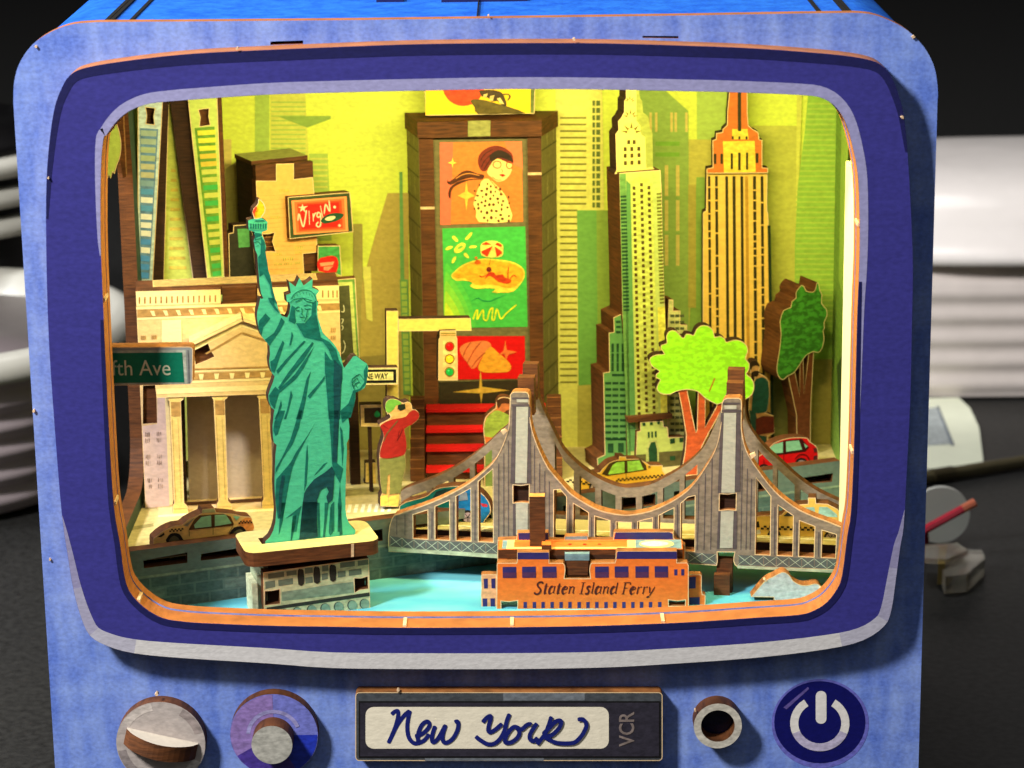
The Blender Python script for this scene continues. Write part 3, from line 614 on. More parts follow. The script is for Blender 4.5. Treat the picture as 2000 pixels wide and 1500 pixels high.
# face, fingers, crown lettering
ST('face_line', STT, STP, [Bq('850,150 880,122 905,125'), Bq('955,110 1000,95 1050,110'), Bq('862,160 885,168 900,158'), Bq('965,140 1000,150 1040,140'), Bq('930,130 935,190 925,205 945,212'), Bq('905,240 935,248 965,238'), Bq('925,275 950,280'), Bq('850,60 900,40 940,10 990,50 1080,70'), Bq('1000,160 985,250 960,300')], 2.0, SDK, 2, n=4)
ST('finger_line', STT, STP, [Bq('1550,1000 1600,960 1640,940'), Bq('1550,1050 1580,1010 1620,990'), Bq('1560,1090 1600,1050 1640,1040'), Bq('1640,940 1690,1010'), Bq('1600,990 1650,1060'), Bq('1575,1040 1610,1110'), Bq('1548,990 1546,1060 1580,1140'), A('350,660 390,670 440,650'), A('350,710 400,700 430,740'), A('370,760 410,740')], 1.8, SDK, 2, n=3)
ST('crown_band', STT, STP, [A('800,1400 850,1330 930,1290 1020,1295 1080,1340 1108,1410'), A('790,1440 850,1400 950,1390 1060,1420')], 1.6, SDK, 2, n=4)
ST('crown_mark', STT, STP, [A('%d,%d %d,%d' % (x, y, x + 8, y + 34)) for x, y in ((835, 1350), (870, 1330), (905, 1315), (945, 1308), (985, 1310), (1020, 1325), (1052, 1345))], 1.6, SDK, 2, n=1)
# ================================================================== ferry
FA = Pl(PZ(1160, 1189, ZW), -2.0)
FE = thing('orange_ferry', 'orange ferry with navy windows moored behind the lower rim', 'ferry', FA.pt(0, ZW, .005))
OR = M((236, 122, 44), 0.55, var=.1, name='ferry_orange_print'); FN = M((46, 42, 104), 0.5, var=.12, name='ferry_window_print'); FN2 = M((78, 44, 84), 0.5, var=.12, name='ferry_window_lower_print'); FGY = M((118, 148, 156), 0.5, name='ferry_grey_print'); FCR = M((238, 208, 130), 0.5, var=.05, name='ferry_cream_print')
E_ = lambda t: zz(930, 960, t); G_ = lambda t: zz(1100, 960, t)
fo = E_('252,890 262,872 490,872 500,842 500,742 890,742 894,872 1062,872 1085,905 1090,960 1078,1060 1392,1060 1380,960 1388,905 1405,872') + G_('630,868 640,835 640,748 662,728 1388,728 1390,868 1512,868 1532,900 1532,1520') + E_('245,1520')
B('front_board', FE, FA, fo, 0.0022, OR, WOODL, holes=[E_('306,1340 400,1348 504,1334 500,1450 310,1450'), G_('1286,1325 1390,1338 1490,1325 1486,1396 1290,1396')])
wn = [E_(q) for q in ('322,920 490,918 492,1052 325,1054', '560,918 728,916 730,1050 562,1052', '808,916 980,914 982,1050 810,1052')] + [G_(q) for q in ('388,916 556,914 556,1048 390,1050', '628,914 796,912 796,1046 630,1048', '880,912 1044,910 1042,1048 882,1050', '1116,912 1280,910 1280,1046 1118,1048')]
D('window', FE, FA, wn, FN, 1, each=True)
D('window_lower', FE, FA, [[lerp(q[0], q[3], .5), lerp(q[1], q[2], .5), q[2], q[3]] for q in wn], FN2, 2, each=True)
D('small_window', FE, FA, [G_('1354,950 1394,948 1394,1022 1356,1024'), G_('1440,948 1478,946 1478,1022 1440,1024')], FN, 1, each=True)
D('porthole', FE, FA, [E_('%d,1348 %d,1346 %d,1420 %d,1422' % (x, x + 42, x + 42, x)) for x in (578, 690, 796, 906, 1016, 1124, 1236, 1344, 1452, 1564, 1672, 1782, 1892, 1998, 2108, 2220)], FN, 1, each=True)
D('roof_window', FE, FA, [E_('506,744 886,744 890,826 506,826'), G_('664,732 1386,732 1388,822 648,822')], FN, 1, each=True)
def serif(name, par, pl, p0, p1, cap, txt, m, k):
    """high-contrast slanted lettering drawn stroke by stroke: thick stems, thin joins"""
    T = {'S': (.62, [('t', '.55,.88 .48,1.02 .30,1.02 .18,.86 .24,.66 .42,.46 .50,.26 .40,.02 .20,-.02 .06,.14')]), 't': (.40, [('k', '.20,.92 .20,.12 .26,.0'), ('n', '.26,.0 .34,.08'), ('n', '.06,.68 .38,.68')]),
         'a': (.54, [('k', '.44,.68 .44,.06'), ('n', '.44,.06 .52,.06'), ('k', '.30,.66 .16,.58 .10,.3 .14,.06 .24,0'), ('n', '.24,0 .42,.2'), ('n', '.28,.67 .43,.6')]), 'e': (.48, [('k', '.30,.66 .16,.52 .10,.28 .18,.04 .28,0'), ('n', '.28,0 .42,.14'), ('n', '.30,.66 .42,.56 .38,.42 .12,.34')]),
         'n': (.56, [('k', '.14,.66 .14,0'), ('n', '.14,.46 .26,.62 .36,.66'), ('k', '.42,.62 .42,.06'), ('n', '.42,.04 .52,.06'), ('n', '.04,.62 .14,.66')]), 'I': (.40, [('k', '.20,1.0 .20,0'), ('n', '.06,1.0 .34,1.0'), ('n', '.06,0 .34,0')]),
         's': (.42, [('t', '.36,.58 .28,.68 .16,.62 .16,.48 .28,.32 .32,.14 .22,0 .08,.04')]), 'l': (.28, [('k', '.14,1.02 .14,.04'), ('n', '.14,.02 .24,.06'), ('n', '.04,.98 .14,1.02')]), 'd': (.56, [('k', '.46,1.02 .46,.06'), ('n', '.46,.02 .54,.06'), ('k', '.30,.66 .16,.56 .10,.3 .14,.06 .24,0'), ('n', '.24,0 .44,.2'), ('n', '.30,.66 .46,.58')]),
         'F': (.58, [('k', '.20,1.0 .20,0'), ('n', '.08,1.0 .56,1.0 .56,.82'), ('n', '.20,.52 .44,.52'), ('n', '.08,0 .32,0')]), 'r': (.42, [('k', '.14,.66 .14,0'), ('n', '.14,.44 .26,.64'), ('k', '.30,.64 .38,.60')]), 'y': (.52, [('k', '.10,.66 .20,.10'), ('n', '.48,.66 .34,.2 .20,-.2'), ('t', '.20,-.2 .10,-.26 .04,-.22')]), ' ': (.26, [])}
    tot = sum(T[c_][0] for c_ in txt); L = p1[0] - p0[0]; x = 0; thick, thin, mid = [], [], []
    for c_ in txt:
        for kd, q in T[c_][1]:
            ln = [(p0[0] + (x + a_ + .18 * (b_ - .3)) / tot * L, p0[1] + (p1[1] - p0[1]) * (x + a_) / tot - b_ * cap) for a_, b_ in pp(q)]
            {'k': thick, 'n': thin, 't': mid}[kd].append(ln)
        x += T[c_][0]
    o_ = ST(name, par, pl, thick, cap * .205, m, k, n=3)
    ST('thin_stroke', o_, pl, thin, cap * .09, m, k + .4, n=2); ST('curved_stroke', o_, pl, mid, cap * .17, m, k + .8, n=4)
serif('lettering', FE, FA, (1042.5, 1159.5), (1278.5, 1160), 22, 'Staten Island Ferry', M((84, 34, 30), 0.5, name='maroon_letter_print'), 1)
# wings, deck, chimney, rear side
B('stern_wing', FE, FA, E_('62,1018 90,1010 250,1010 250,1212 262,1212 262,1490 66,1490 58,1262 62,1212'), 0.002, M((232, 170, 120), 0.55, name='ferry_pale_orange_print'), WOODL, d=0.0014)
D('wing_window', FE, FA, [E_(q) for q in ('90,1064 142,1062 144,1182 98,1184', '184,1062 234,1060 234,1180 188,1182', '78,1306 136,1304 136,1428 84,1432', '174,1304 230,1302 230,1426 178,1430')], FN, 1, d=0.0014, each=True)
B('bow_wing', FE, FA, G_('1500,1012 1672,1012 1692,1030 1690,1190 1700,1256 1722,1256 1738,1272 1734,1420 1500,1420'), 0.002, OR, WOODL, d=0.0024)
D('wing_window', FE, FA, [G_('1536,1044 1618,1040 1616,1180 1536,1184'), G_('1538,1292 1666,1288 1664,1386 1540,1390')], FN, 1, d=0.0024, each=True)
zd = FA.sh(1100, 1079, .0004)[1]; da, db_ = FA.sh(972, 1080)[0], FA.sh(1334, 1080)[0]
dep = 0.0085
BX('deck', FE, FA, da, db_, 0.0023, dep, zd - .002, zd, WOOD, OR)
def dk(name, a0, a1, b0, b1, m, k):
    V = [FA.pt(da + (db_ - da) * a_, zd + k * DK, .0023 + (dep - .0023) * b_) for a_, b_ in ((a0, b0), (a1, b0), (a1, b1), (a0, b1))]
    mesh(name, FE, V, [(0, 1, 2, 3)], m)
dk('deck_strip', .02, .045, .05, .95, FGY, 1); dk('deck_strip', .045, .085, .05, .95, FCR, 1); dk('deck_line', .085, .70, .05, .22, FCR, 1); dk('deck_line', .25, .70, .82, .93, M((226, 110, 50), .5, name='ferry_red_orange_print'), 1); dk('deck_strip', .70, .745, .05, .95, FCR, 1); dk('deck_strip', .745, .995, .05, .98, FGY, 1)
V = [FA.pt(da + (db_ - da) * (.86 + .095 * math.cos(t * math.pi / 12)), zd + 2 * DK, .0055 + .0026 * math.sin(t * math.pi / 12)) for t in range(24)]
mesh('life_raft_print', FE, V, [tuple(range(24))], FCR)
V = [FA.pt(da + (db_ - da) * (.85 + .075 * math.cos(t * math.pi / 12)), zd + 3 * DK, .0055 + .0017 * math.sin(t * math.pi / 12)) for t in range(24)]
mesh('life_raft_print', FE, V, [tuple(range(24))], M((190, 222, 206), .5, name='pale_aqua_print'))
for a_ in (.38, .46, .54): dk('deck_mark', a_, a_ + .018, .45, .55, M((200, 40, 20), .5, name='red_mark_print'), 2)
t0, t1 = FA.sh(1104, 1100)[0], FA.sh(1151, 1100)[0]
B('middle_tab', FE, FA, E_('1100,842 1372,840 1362,1022 1112,1024'), 0.0014, WOOD, WOOD, d=0.0006)
B('tab_cap', FE, FA, E_('1080,764 1382,760 1380,842 1084,842'), 0.0014, FGY, FGY, d=0.0005)
B('inner_wall', FE, FA, E_('880,780 1070,780') + G_('660,775 660,1075') + E_('880,1075'), 0.0012, WOODD, WOODD, d=0.0022)
RB = FA.back(dep)
B('rear_board', FE, RB, E_('258,650 262,592 490,582 500,505 640,502 880,500 892,592 1076,600 1080,548 1360,542 1366,592') + G_('608,590 618,494 1342,492 1350,570 1450,630 1490,660 1490,900') + E_('258,900'), 0.002, OR, WOODL)
D('rear_window', FE, RB, [E_('516,506 880,502 882,600 518,604'), G_('640,498 1300,496 1336,520 1340,580 622,582')], FN, 1, each=True)
D('rear_tab', FE, RB, E_('1082,550 1356,544 1362,600 1086,604'), FGY, 1)
cu0, cu1 = FA.sh(1034, 1000, .0042)[0], FA.sh(1064, 1000, .0042)[0]
BX('funnel', FE, FA, cu0, cu1, 0.0042, 0.0066, zd, FA.sh(1050, 970, .0042)[1], WOOD, M((236, 150, 80), .5, name='funnel_top_print'))
BX('funnel_base', FE, FA, da + .009, cu0 + .0045, 0.0016, 0.0040, zd, zd + .0012, WOOD, OR)
# ================================================================== rock
RK = Pl(PZ(1530, 1174, ZW), 0)
rk = thing('grey_rock', 'small grey cut-out rock at the lower right corner of the water', 'rock', RK.pt(0, ZW))
B('rock_board', rk, RK, cr(pp('1467,1166 1480,1150 1496,1133 1510,1126 1525,1118 1534,1118 1543,1125 1549,1134 1563,1142 1577,1143 1591,1140 1600,1142 1607,1152'), 3, False) + pp('1606,1180 1512,1180 1511,1166.5'), 0.003, M((198, 198, 196), 0.7, var=.25, name='rock_print'), WOODL)
for p_ in ('1491,1132 1494,1131 1499,1135 1497,1137', '1601,1148 1604,1147 1608,1158 1605,1159'): B('splinter', rk, RK, pp(p_), 0.0012, PINK, PINK, d=-.0003)
# ================================================================== suspension bridge
BR = Pl(PZ(1410, 1159, ZW), -9.0)
BG = thing('suspension_bridge', 'grey suspension bridge with two towers crossing in front of the quay', 'bridge', BR.pt(-.02, ZW, .006))
BM = M((134, 120, 104), 0.6, var=.24, bump=.4, name='bridge_grey_print'); BD = M((88, 78, 80), 0.6, var=.15, name='bridge_stripe_print'); BLT = M((176, 174, 158), 0.6, var=.1, name='bridge_pale_print'); BT = M((92, 96, 92), 0.6, var=.12, name='bridge_truss_print'); BTL = M((190, 200, 172), 0.6, name='bridge_truss_line_print')
G = lambda t: zz(740, 900, t); K = lambda t: zz(940, 680, t); H = lambda t: zz(1100, 790, t); I = lambda t: zz(1360, 820, t); J = lambda t: zz(1360, 960, t); Lq = lambda t: zz(1360, 620, t)
topL = cr(G('190,660 400,590 600,520 850,410 1100,270 1250,150 1390,20') + K('230,1250 300,1080 340,930 346,720'), 3, False)
tw1 = K('350,570 370,545 400,532 540,532 570,548 585,580 588,760')
topM = cr(K('590,830 620,1000 690,1200 780,1390 850,1500') + H('0,985 100,1090 250,1190 450,1290 700,1342 850,1340 1050,1300 1250,1220 1450,1100 1600,960 1750,740 1850,560 1900,400 1932,200') , 3, False)
tw2 = Lq('305,1130 310,1050 335,1000 380,982 520,982 550,1005 556,1060 552,1250')
topR = cr(I('552,110 580,280 640,430 750,600 900,800 1050,950 1250,1090 1450,1180 1600,1235 1790,1310'), 3, False)
botr = pp('1646,1114 1438,1106') + J('470,895 452,850 455,800 466,742 258,740 262,850 250,905') + pp('1300,1099 1100,1091 968,1086 868,1082 759,1078') + G('112,950 130,790 160,700')
outl = topL + tw1 + topM + tw2 + topR + botr
cab = topM
def under(x, w=15):
    q = topL + topM + topR
    for i in range(len(q) - 1):
        if q[i][0] <= x <= q[i + 1][0] and q[i + 1][0] > q[i][0]:
            t = (x - q[i][0]) / (q[i + 1][0] - q[i][0]); return q[i][1] + (q[i + 1][1] - q[i][1]) * t + w
    return 1000
def dk_y(x): return 1052 + (x - 820) * (1090 - 1052) / (1640 - 820)
hl = []
for x0, x1 in ((807, 835), (850, 877.5), (891, 919), (934.5, 962.5)): hl.append([(x0, under(x0, 12)), (x1, under(x1, 13)), (x1 + .5, dk_y(x1)), (x0 + .3, dk_y(x0))])
for x0, x1 in ((1082, 1106), (1120, 1149), (1162, 1191), (1204, 1233), (1246, 1274), (1287, 1316), (1330, 1357)):
    hl.append([(x0, under(x0, 16 if x0 > 1090 else 30)), ((x0 + x1) / 2, under((x0 + x1) / 2, 15)), (x1, under(x1, 16 if x1 < 1350 else 26)), (x1 - .5, dk_y(x1)), (x0 - .5, dk_y(x0))])
for x0, x1 in ((1477, 1505), (1520, 1549), (1562, 1591), (1606, 1633)): hl.append([(x0, under(x0, 22)), (x1, under(x1, 20)), (x1 - 1.5, dk_y(x1)), (x0 - 1.5, dk_y(x0))])
n1, n2 = G('1640,296 1736,306 1832,290 1830,510 1736,502 1640,512'), I('285,905 385,912 485,898 480,1100 385,1094 282,1104')
B('front_rail', BG, BR, outl, 0.0028, BM, WOODL, holes=hl + [n1, n2])
B('tower_tab', BG, BR, [(x, y) for x, y in G('1625,270 1850,270 1850,530 1625,530')], 0.001, WOODD, WOODD, d=0.0012)
B('tower_tab', BG, BR, I('265,880 505,880 500,1120 262,1120'), 0.001, WOODD, WOODD, d=0.0012)
# printed trim of the front rail
def chord(x0, x1, n):
    for i in range(n):
        xa, xb = x0 + (x1 - x0) * i / n, x0 + (x1 - x0) * (i + 1) / n
        f0 = lambda x: dk_y(x) + 3 - max(0, 810 - x) * .12; f1 = lambda x: f0(x) + 18.5
        D('truss_panel', BG, BR, [(xa + .9, f0(xa)), (xb - .9, f0(xb)), (xb - .9, f1(xb)), (xa + .9, f1(xa))], BT, 1)
        for s in (0, 1): ST('truss_brace', BG, BR, [[(xa, f0(xa) if s else f1(xa)), (xb, f1(xb) if s else f0(xb))]], 1.7, BTL, 2 + s, n=1)
chord(762, 972, 9); chord(1344, 1398, 2); chord(1442, 1640, 8)
D('truss_rail', BG, BR, [[(759, dk_y(759) + 18), (972, dk_y(972) + 23.5), (972, dk_y(972) + 31), (759, dk_y(759) + 27)], [(1440, dk_y(1440) + 23.5), (1644, dk_y(1644) + 23.5), (1644, dk_y(1644) + 29), (1440, dk_y(1440) + 29)]], M((176, 184, 152), .6, name='bridge_rail_print'), 1, each=True)
pal = [K('432,622 572,622 574,660 434,660'), [(1008.5, 794), (1032, 794), (1029, 943), (1006.5, 943)], G('1672,514 1820,510 1818,900 1675,900'), Lq('342,1072 492,1070 490,1118 345,1118')]
D('tower_stripe', BG, BR, pal[:3], BLT, 3, each=True)
D('tower_stripe', BG, BR, [pal[3], [(1414, 806), (1438, 806), (1435, 962), (1409, 962)], [(1408, 998), (1433, 998), (1431, 1070), (1406, 1070)]], BLT, 3, each=True)
D('tower_edge', BG, BR, [[(1000, 776), (1033, 776), (1033.5, 780), (1000, 780)], [(999, 789), (1033.5, 789), (1033.5, 793.5), (999, 793.5)], [(1001, 794), (1008, 794), (1006, 944), (997, 944)], [(1032.5, 794), (1036, 794), (1037.5, 944), (1029.5, 944)], [(1412, 786), (1445, 786), (1445, 790), (1412, 790)], [(1410, 800), (1448, 800), (1448, 805), (1410, 805)], [(1408, 806), (1413.5, 806), (1409, 963), (1402, 963)], [(1438.5, 806), (1446, 806), (1446, 960), (1435.5, 960)], [(1403, 998), (1407.5, 998), (1405, 1072), (1400, 1072)], [(1433.5, 998), (1440, 998), (1439, 1072), (1431.5, 1072)], [(1002, 984), (1007, 984), (1007, 1046), (1002, 1046)]], BD, 2)
for ln_ in [[(x, y0), (x, 1056)] for x, y0 in ((974, 905), (984, 885), (993, 860), (1044, 870), (1054, 905), (1064, 920), (1073, 940))] + [[(x, y0), (x - 3, 1074)] for x, y0 in ((1365, 945), (1378, 925), (1391, 895), (1450, 880), (1460, 915), (1468, 935))]: ST('flute', BG, BR, [ln_], 3.2, BD, 1, n=1)
for x_ in (775, 791): ST('flute', BG, BR, [[(x_, 1005), (x_, 1045)]], 2.4, BD, 1, n=1)
ST('hanger_shade', BG, BR, [[((a_[1][0] + b_[0][0]) / 2 + 1.5, max(a_[1][1], b_[0][1]) + 3), ((a_[1][0] + b_[0][0]) / 2 + 1, dk_y(a_[1][0]) - 1)] for a_, b_ in zip(hl[:3], hl[1:4])] + [[((a_[2][0] + b_[0][0]) / 2, b_[0][1] + 2), ((a_[2][0] + b_[0][0]) / 2, dk_y(b_[0][0]) - 1)] for a_, b_ in zip(hl[4:10], hl[5:11])] + [[((a_[1][0] + b_[0][0]) / 2 + 1, b_[0][1] + 3), ((a_[1][0] + b_[0][0]) / 2, dk_y(b_[0][0]) - 1)] for a_, b_ in zip(hl[11:14], hl[12:15])], 4.2, BD, 1, n=1)
for ln in (topL, topM, topR): ST('cable_line', BG, BR, [[(x, y + 1.6) for x, y in ln]], 1.8, M((206, 176, 140), .6, name='pale_cable_print'), 2, n=1)
# deck and piers
zdk = BR.sh(880, 1036, .004)[1]
uA, uB = BR.sh(764, 1060)[0], BR.sh(1652, 1090)[0]
DW = 0.0145
DKM = M((186, 168, 106), .65, var=.08, name='bridge_deck_print')
BX('deck', BG, BR, uA, uB, 0.004, DW, zdk - .0024, zdk, WOODD, DKM)
mesh('lane_line', BG, [BR.pt(u_, zdk + DK, d_) for u_, d_ in ((uA, .0068), (uB, .0068), (uB, .0074), (uA, .0074))], [(0, 1, 2, 3)], M((240, 230, 180), .6, name='lane_line_print'))
u_ = BR.sh(1416, 1100)[0]
BX('pier', BG, BR, u_ - .0018, u_ + .0015, 0.0006, 0.0030, ZW - .001, zdk - .003, WOOD)
BX('pier_foot', BG, BR, u_ - .0022, u_ + .0011, -0.0012, 0.0004, ZW - .001, ZW + .0045, WOOD)
u_ = BR.sh(1018, 1100)[0]
BX('pier', BG, BR, u_ - .0018, u_ + .0015, 0.0031, 0.0055, ZW - .001, zdk - .003, WOOD)
# rear rail
RR = BR.back(0.0150)
rT1 = cr(pp('783,960 796,952 850,932 898,907 946,872 970,849 994,827 1012,795 1020,760 1021,722'), 3, False)
rT2 = cr(pp('1050,722 1051,770 1058,792 1071,821 1084,848 1100,878 1124,903 1148,922 1180,940 1212,951 1236,952 1268,947 1300,932 1332,913 1364,886 1380,864 1396,830 1410,796 1420,760 1421,735'), 3, False)
rT3 = cr(pp('1453,735 1455,800 1460,825 1472,847 1496,876 1528,905 1560,934 1600,961 1650,984'), 3, False)
qz = [RR.sh(*p) for p in rT1 + pp('1024,712 1046,712') + rT2 + pp('1424,726 1450,726') + rT3]
zbk = zdk - .004
loop = qz + [(qz[-1][0], zbk), (qz[0][0] - .0002, zbk)]
holes = []
def seg(q, u):
    for i in range(len(q) - 1):
        if q[i][0] <= u <= q[i + 1][0]: return q[i][1] + (q[i + 1][1] - q[i][1]) * (u - q[i][0]) / max(1e-9, q[i + 1][0] - q[i][0])
    return None
for lo_, hi_ in ((800, 833), (843, 876), (886, 918), (928, 962), (1084, 1121), (1132, 1162), (1174, 1202), (1214, 1242), (1254, 1284), (1295, 1327), (1337, 1362), (1480, 1509), (1518, 1552), (1563, 1596), (1606, 1640)):
    a_, b_ = RR.sh(lo_, 950)[0], RR.sh(hi_, 950)[0]
    ta, tm_, tb = seg(qz, a_), seg(qz, (a_ + b_) / 2), seg(qz, b_)
    if None in (ta, tm_, tb): continue
    w_ = .0022
    if min(ta, tb) - w_ - zdk < .0012: continue
    holes.append([(a_, zdk + .0008), (b_, zdk + .0008), (b_, tb - w_), ((a_ + b_) / 2, tm_ - w_), (a_, ta - w_)])
prism([loop] + holes, lambda u, h, q: RR.pt(u, h, q), 0.0026, BM, WOOD, BG, 'rear_rail')
for d_, x0, x1, y0, y1 in ((0.0048, 1011, 1043, 737, 775), (0.0098, 1021, 1050, 711, 745), (0.0048, 1419, 1450, 748, 790), (0.0098, 1421, 1453, 722, 760)):
    a_, b_ = BR.sh(x0, y0, d_), BR.sh(x1, y1, d_)
    BX('cross_tie', BG, BR, a_[0], b_[0], d_, d_ + .0026, b_[1] - .004, a_[1], WOOD)
for p_ in ('978,842 986,838 990,843 983,850', '1464,888 1473,884 1476,890 1467,897'): B('splinter', BG, BR, pp(p_), .0008, PINK, PINK, d=-.0003)
# ================================================================== cars on the bridge and the street
GLS = M((140, 200, 160), 0.35, var=.12, name='car_glass_print'); TYR = M((22, 20, 20), .6, name='tyre_print'); RIM = M((170, 150, 150), .5, name='wheel_print'); LINE = M((40, 30, 20), .6, name='dark_line_print')
def wheel(par, pl, cx, cy, r, d=0.0, k=2):
    D('tyre', par, pl, circ(cx, cy, r, r * 1.02, 16), TYR, k, d); w_ = D('wheel_rim', par, pl, circ(cx, cy, r * .68, r * .7, 14), RIM, k + 1, d)
    ST('spoke', w_, pl, [[(cx, cy), (cx + r * .62 * math.cos(a_), cy + r * .62 * math.sin(a_))] for a_ in (0.3, 1.56, 2.8, 4.1, 5.3)], r * .16, TYR, k + 2, d, n=1)
def checks(par, pl, p0, p1, n, h, d=0.0, k=2):
    q = []
    for i in range(n):
        a_, b_ = lerp(p0, p1, i / n), lerp(p0, p1, (i + 1) / n); o_ = 0 if i % 2 else h
        q.append([(a_[0], a_[1] + o_), (b_[0] + .2, b_[1] + o_), (b_[0] + .2, b_[1] + o_ + h), (a_[0], a_[1] + o_ + h)])
    D('check_band', par, pl, q, LINE, k, d)
BC = BR.back(0.0100)
bc = thing('teal_car', 'teal and blue hatchback driving on the bridge left of the tower', 'car', BC.pt(BC.sh(870, 1028)[0], zdk), 'cars and taxis')
co = cr(pp('780,988 793,980 820,973 836,967 849,956 868,951 890,949 915,950 938,961 953,977 958,990 958,1002 948,1015'), 2, False) + pp('941,1028 905,1028 900,1020 820,1022 812,1024 785,1022 778,1005')
B('body', bc, BC, co, .003, M((14, 122, 116), .45, var=.1, name='teal_paint_print'), WOOD)
D('rear_body', bc, BC, cr(pp('893,985 895,965 905,952 938,963 952,978 956,990 956,1002 946,1015 940,1026 918,1026 912,1008 896,1010'), 2), M((18, 112, 168), .45, name='blue_paint_print'), 1)
D('side_window', bc, BC, pp('842,978 852,960 868,955 888,954 888,978'), M((30, 60, 60), .3, name='dark_glass_print'), 2)
D('rear_window', bc, BC, pp('896,978 900,958 912,962 914,976'), M((130, 140, 150), .3, name='pale_glass_print'), 2)
D('tail_light', bc, BC, pp('938,982 952,985 952,990 942,989'), M((190, 50, 60), .4, name='tail_light_print'), 2)
wheel(bc, BC, 816, 1012, 12); wheel(bc, BC, 914, 1010, 14)
BX('foot', bc, BC, BC.sh(800, 1020)[0], BC.sh(935, 1020)[0], .0006, .0022, zdk + .0001, BC.sh(870, 1016)[1], WOODD)
rt_ = BR.back(0.0088)
tx3 = thing('checkered_taxi', 'yellow checkered taxi on the bridge right of the second tower', 'taxi', rt_.pt(rt_.sh(1560, 1060)[0], zdk), 'cars and taxis')
YT = M((222, 184, 84), .5, var=.08, name='taxi_yellow_print')
B('body', tx3, rt_, pp('1460,1040 1462,1015 1474,1010 1484,1007 1525,1006 1536,996 1555,986 1578,984 1578,972 1593,972 1594,983 1616,984 1636,994 1650,1012 1656,1040 1656,1060 1460,1052'), .003, YT, WOOD)
D('windshield', tx3, rt_, pp('1530,1008 1542,997 1556,990 1550,1008'), M((60, 70, 66), .3, name='windshield_print'), 1)
D('side_window', tx3, rt_, [pp('1558,1008 1562,992 1590,990 1594,1008'), pp('1598,1008 1600,990 1616,990 1634,1004 1636,1010')], M((150, 196, 180), .3, name='taxi_glass_print'), 1, each=True)
checks(tx3, rt_, (1486, 1026), (1632, 1030), 26, 4)
D('bumper', tx3, rt_, pp('1462,1046 1590,1050 1590,1058 1462,1052'), TYR, 1); D('headlight', tx3, rt_, pp('1474,1036 1484,1034 1486,1042 1474,1044'), M((210, 216, 210), .4, name='headlight_print'), 2)
D('grille', tx3, rt_, pp('1466,1020 1482,1018 1484,1030 1468,1030'), TYR, 1)
wheel(tx3, rt_, 1622, 1050, 13); wheel(tx3, rt_, 1512, 1046, 13)
BX('foot', tx3, rt_, rt_.sh(1480, 1050)[0], rt_.sh(1640, 1050)[0], .0006, .0022, zdk + .0001, rt_.sh(1560, 1040)[1], WOODD)
def N_(t): return zz(220, 980, t)
T1 = WQ.back(0.0034)
t1 = thing('checkered_taxi', 'tan checkered taxi parked behind the quay rail in front of the library', 'taxi', T1.pt(T1.sh(400, 1050)[0], ZS), 'cars and taxis')
B('body', t1, T1, cr(N_('495,480 500,452 530,425 570,388 640,342 750,295 845,282 905,232 1000,182 1070,150'), 2, False) + N_('1085,140 1095,90 1245,80 1262,130') + cr(N_('1400,140 1500,152 1560,172 1640,180 1690,190 1704,232 1728,300 1720,345 1690,420'), 2, False) + N_('1690,520 495,640'), .0034, M((230, 186, 108), .5, var=.1, name='tan_taxi_print'), WOOD)
D('rear_quarter', t1, T1, cr(N_('1610,200 1680,195 1700,235 1724,300 1714,345 1650,358 1620,330 1560,290 1530,270'), 2), M((232, 148, 70), .5, name='orange_taxi_print'), 1)
D('door_line', t1, T1, [N_('930,330 1000,210 1060,165 1350,145 1440,180 1480,270 1470,290 930,345')], M((86, 58, 30), .5, name='taxi_frame_print'), 1)
D('side_window', t1, T1, [N_('992,282 1082,184 1200,166 1204,300 1004,322'), N_('1246,160 1380,156 1452,262 1246,298'), N_('1464,168 1558,180 1512,228')], GLS, 2, each=True)
D('windshield', t1, T1, N_('862,290 1000,192 985,215 912,300'), M((150, 140, 116), .35, name='grey_glass_print'), 2)
D('wheel', t1, T1, [cr(N_('655,490 668,430 700,392 752,378 812,392 848,440 856,490'), 2), cr(N_('1425,420 1432,370 1480,312 1560,296 1612,330 1640,420'), 2)], TYR, 3, each=True)
D('wheel_rim', t1, T1, [cr(N_('690,490 700,440 750,412 800,440 815,490'), 2), cr(N_('1470,420 1480,365 1550,330 1590,360 1600,420'), 2)], M((90, 84, 60), .5, name='dark_rim_print'), 4, each=True)
checks(t1, T1, N_('690,330')[0], N_('860,318')[0], 8, 3.0, k=3); checks(t1, T1, N_('1535,232')[0], N_('1700,222')[0], 9, 2.8, k=3)
D('headlight', t1, T1, N_('540,430 600,392 625,372 632,400 590,428'), TYR, 3); ST('door_gap', t1, T1, [N_('1224,150 1224,400'), N_('930,340 935,420'), N_('1470,290 1410,390')], 1.6, LINE, 3, n=1)
D('roof_sign', t1, T1, N_('1086,138 1098,94 1240,84 1252,128'), M((176, 180, 130), .5, name='roof_sign_print'), 1)
zc = lambda t: zz(1100, 790, t)
T2 = Pl(PZ(1210, 948, ZS), 17)
t2 = thing('checkered_taxi', 'bright yellow taxi on the street below the tall stepped skyscraper', 'taxi', T2.pt(0, ZS), 'cars and taxis')
B('body', t2, T2, pp('1128,948 1130,938 1150,928 1172,922') + zc('480,782 560,712 600,692 678,672 682,632 764,636 772,664 920,664 1000,702 1062,742 1212,742 1216,802 1250,850 1260,900') + pp('1302,946 1128,960'), .003, M((236, 184, 60), .5, var=.08, name='bright_taxi_print'), WOOD)
D('side_window', t2, T2, [zc('545,850 600,740 650,705 745,695 748,830 560,852'), zc('782,692 930,682 980,792 785,824')], M((160, 222, 90), .35, name='green_glass_print'), 2, each=True)
D('door_frame', t2, T2, zc('470,850 560,720 640,690 940,668 1010,740 1020,800 540,872'), M((70, 54, 24), .5, name='taxi_dark_frame_print'), 1)
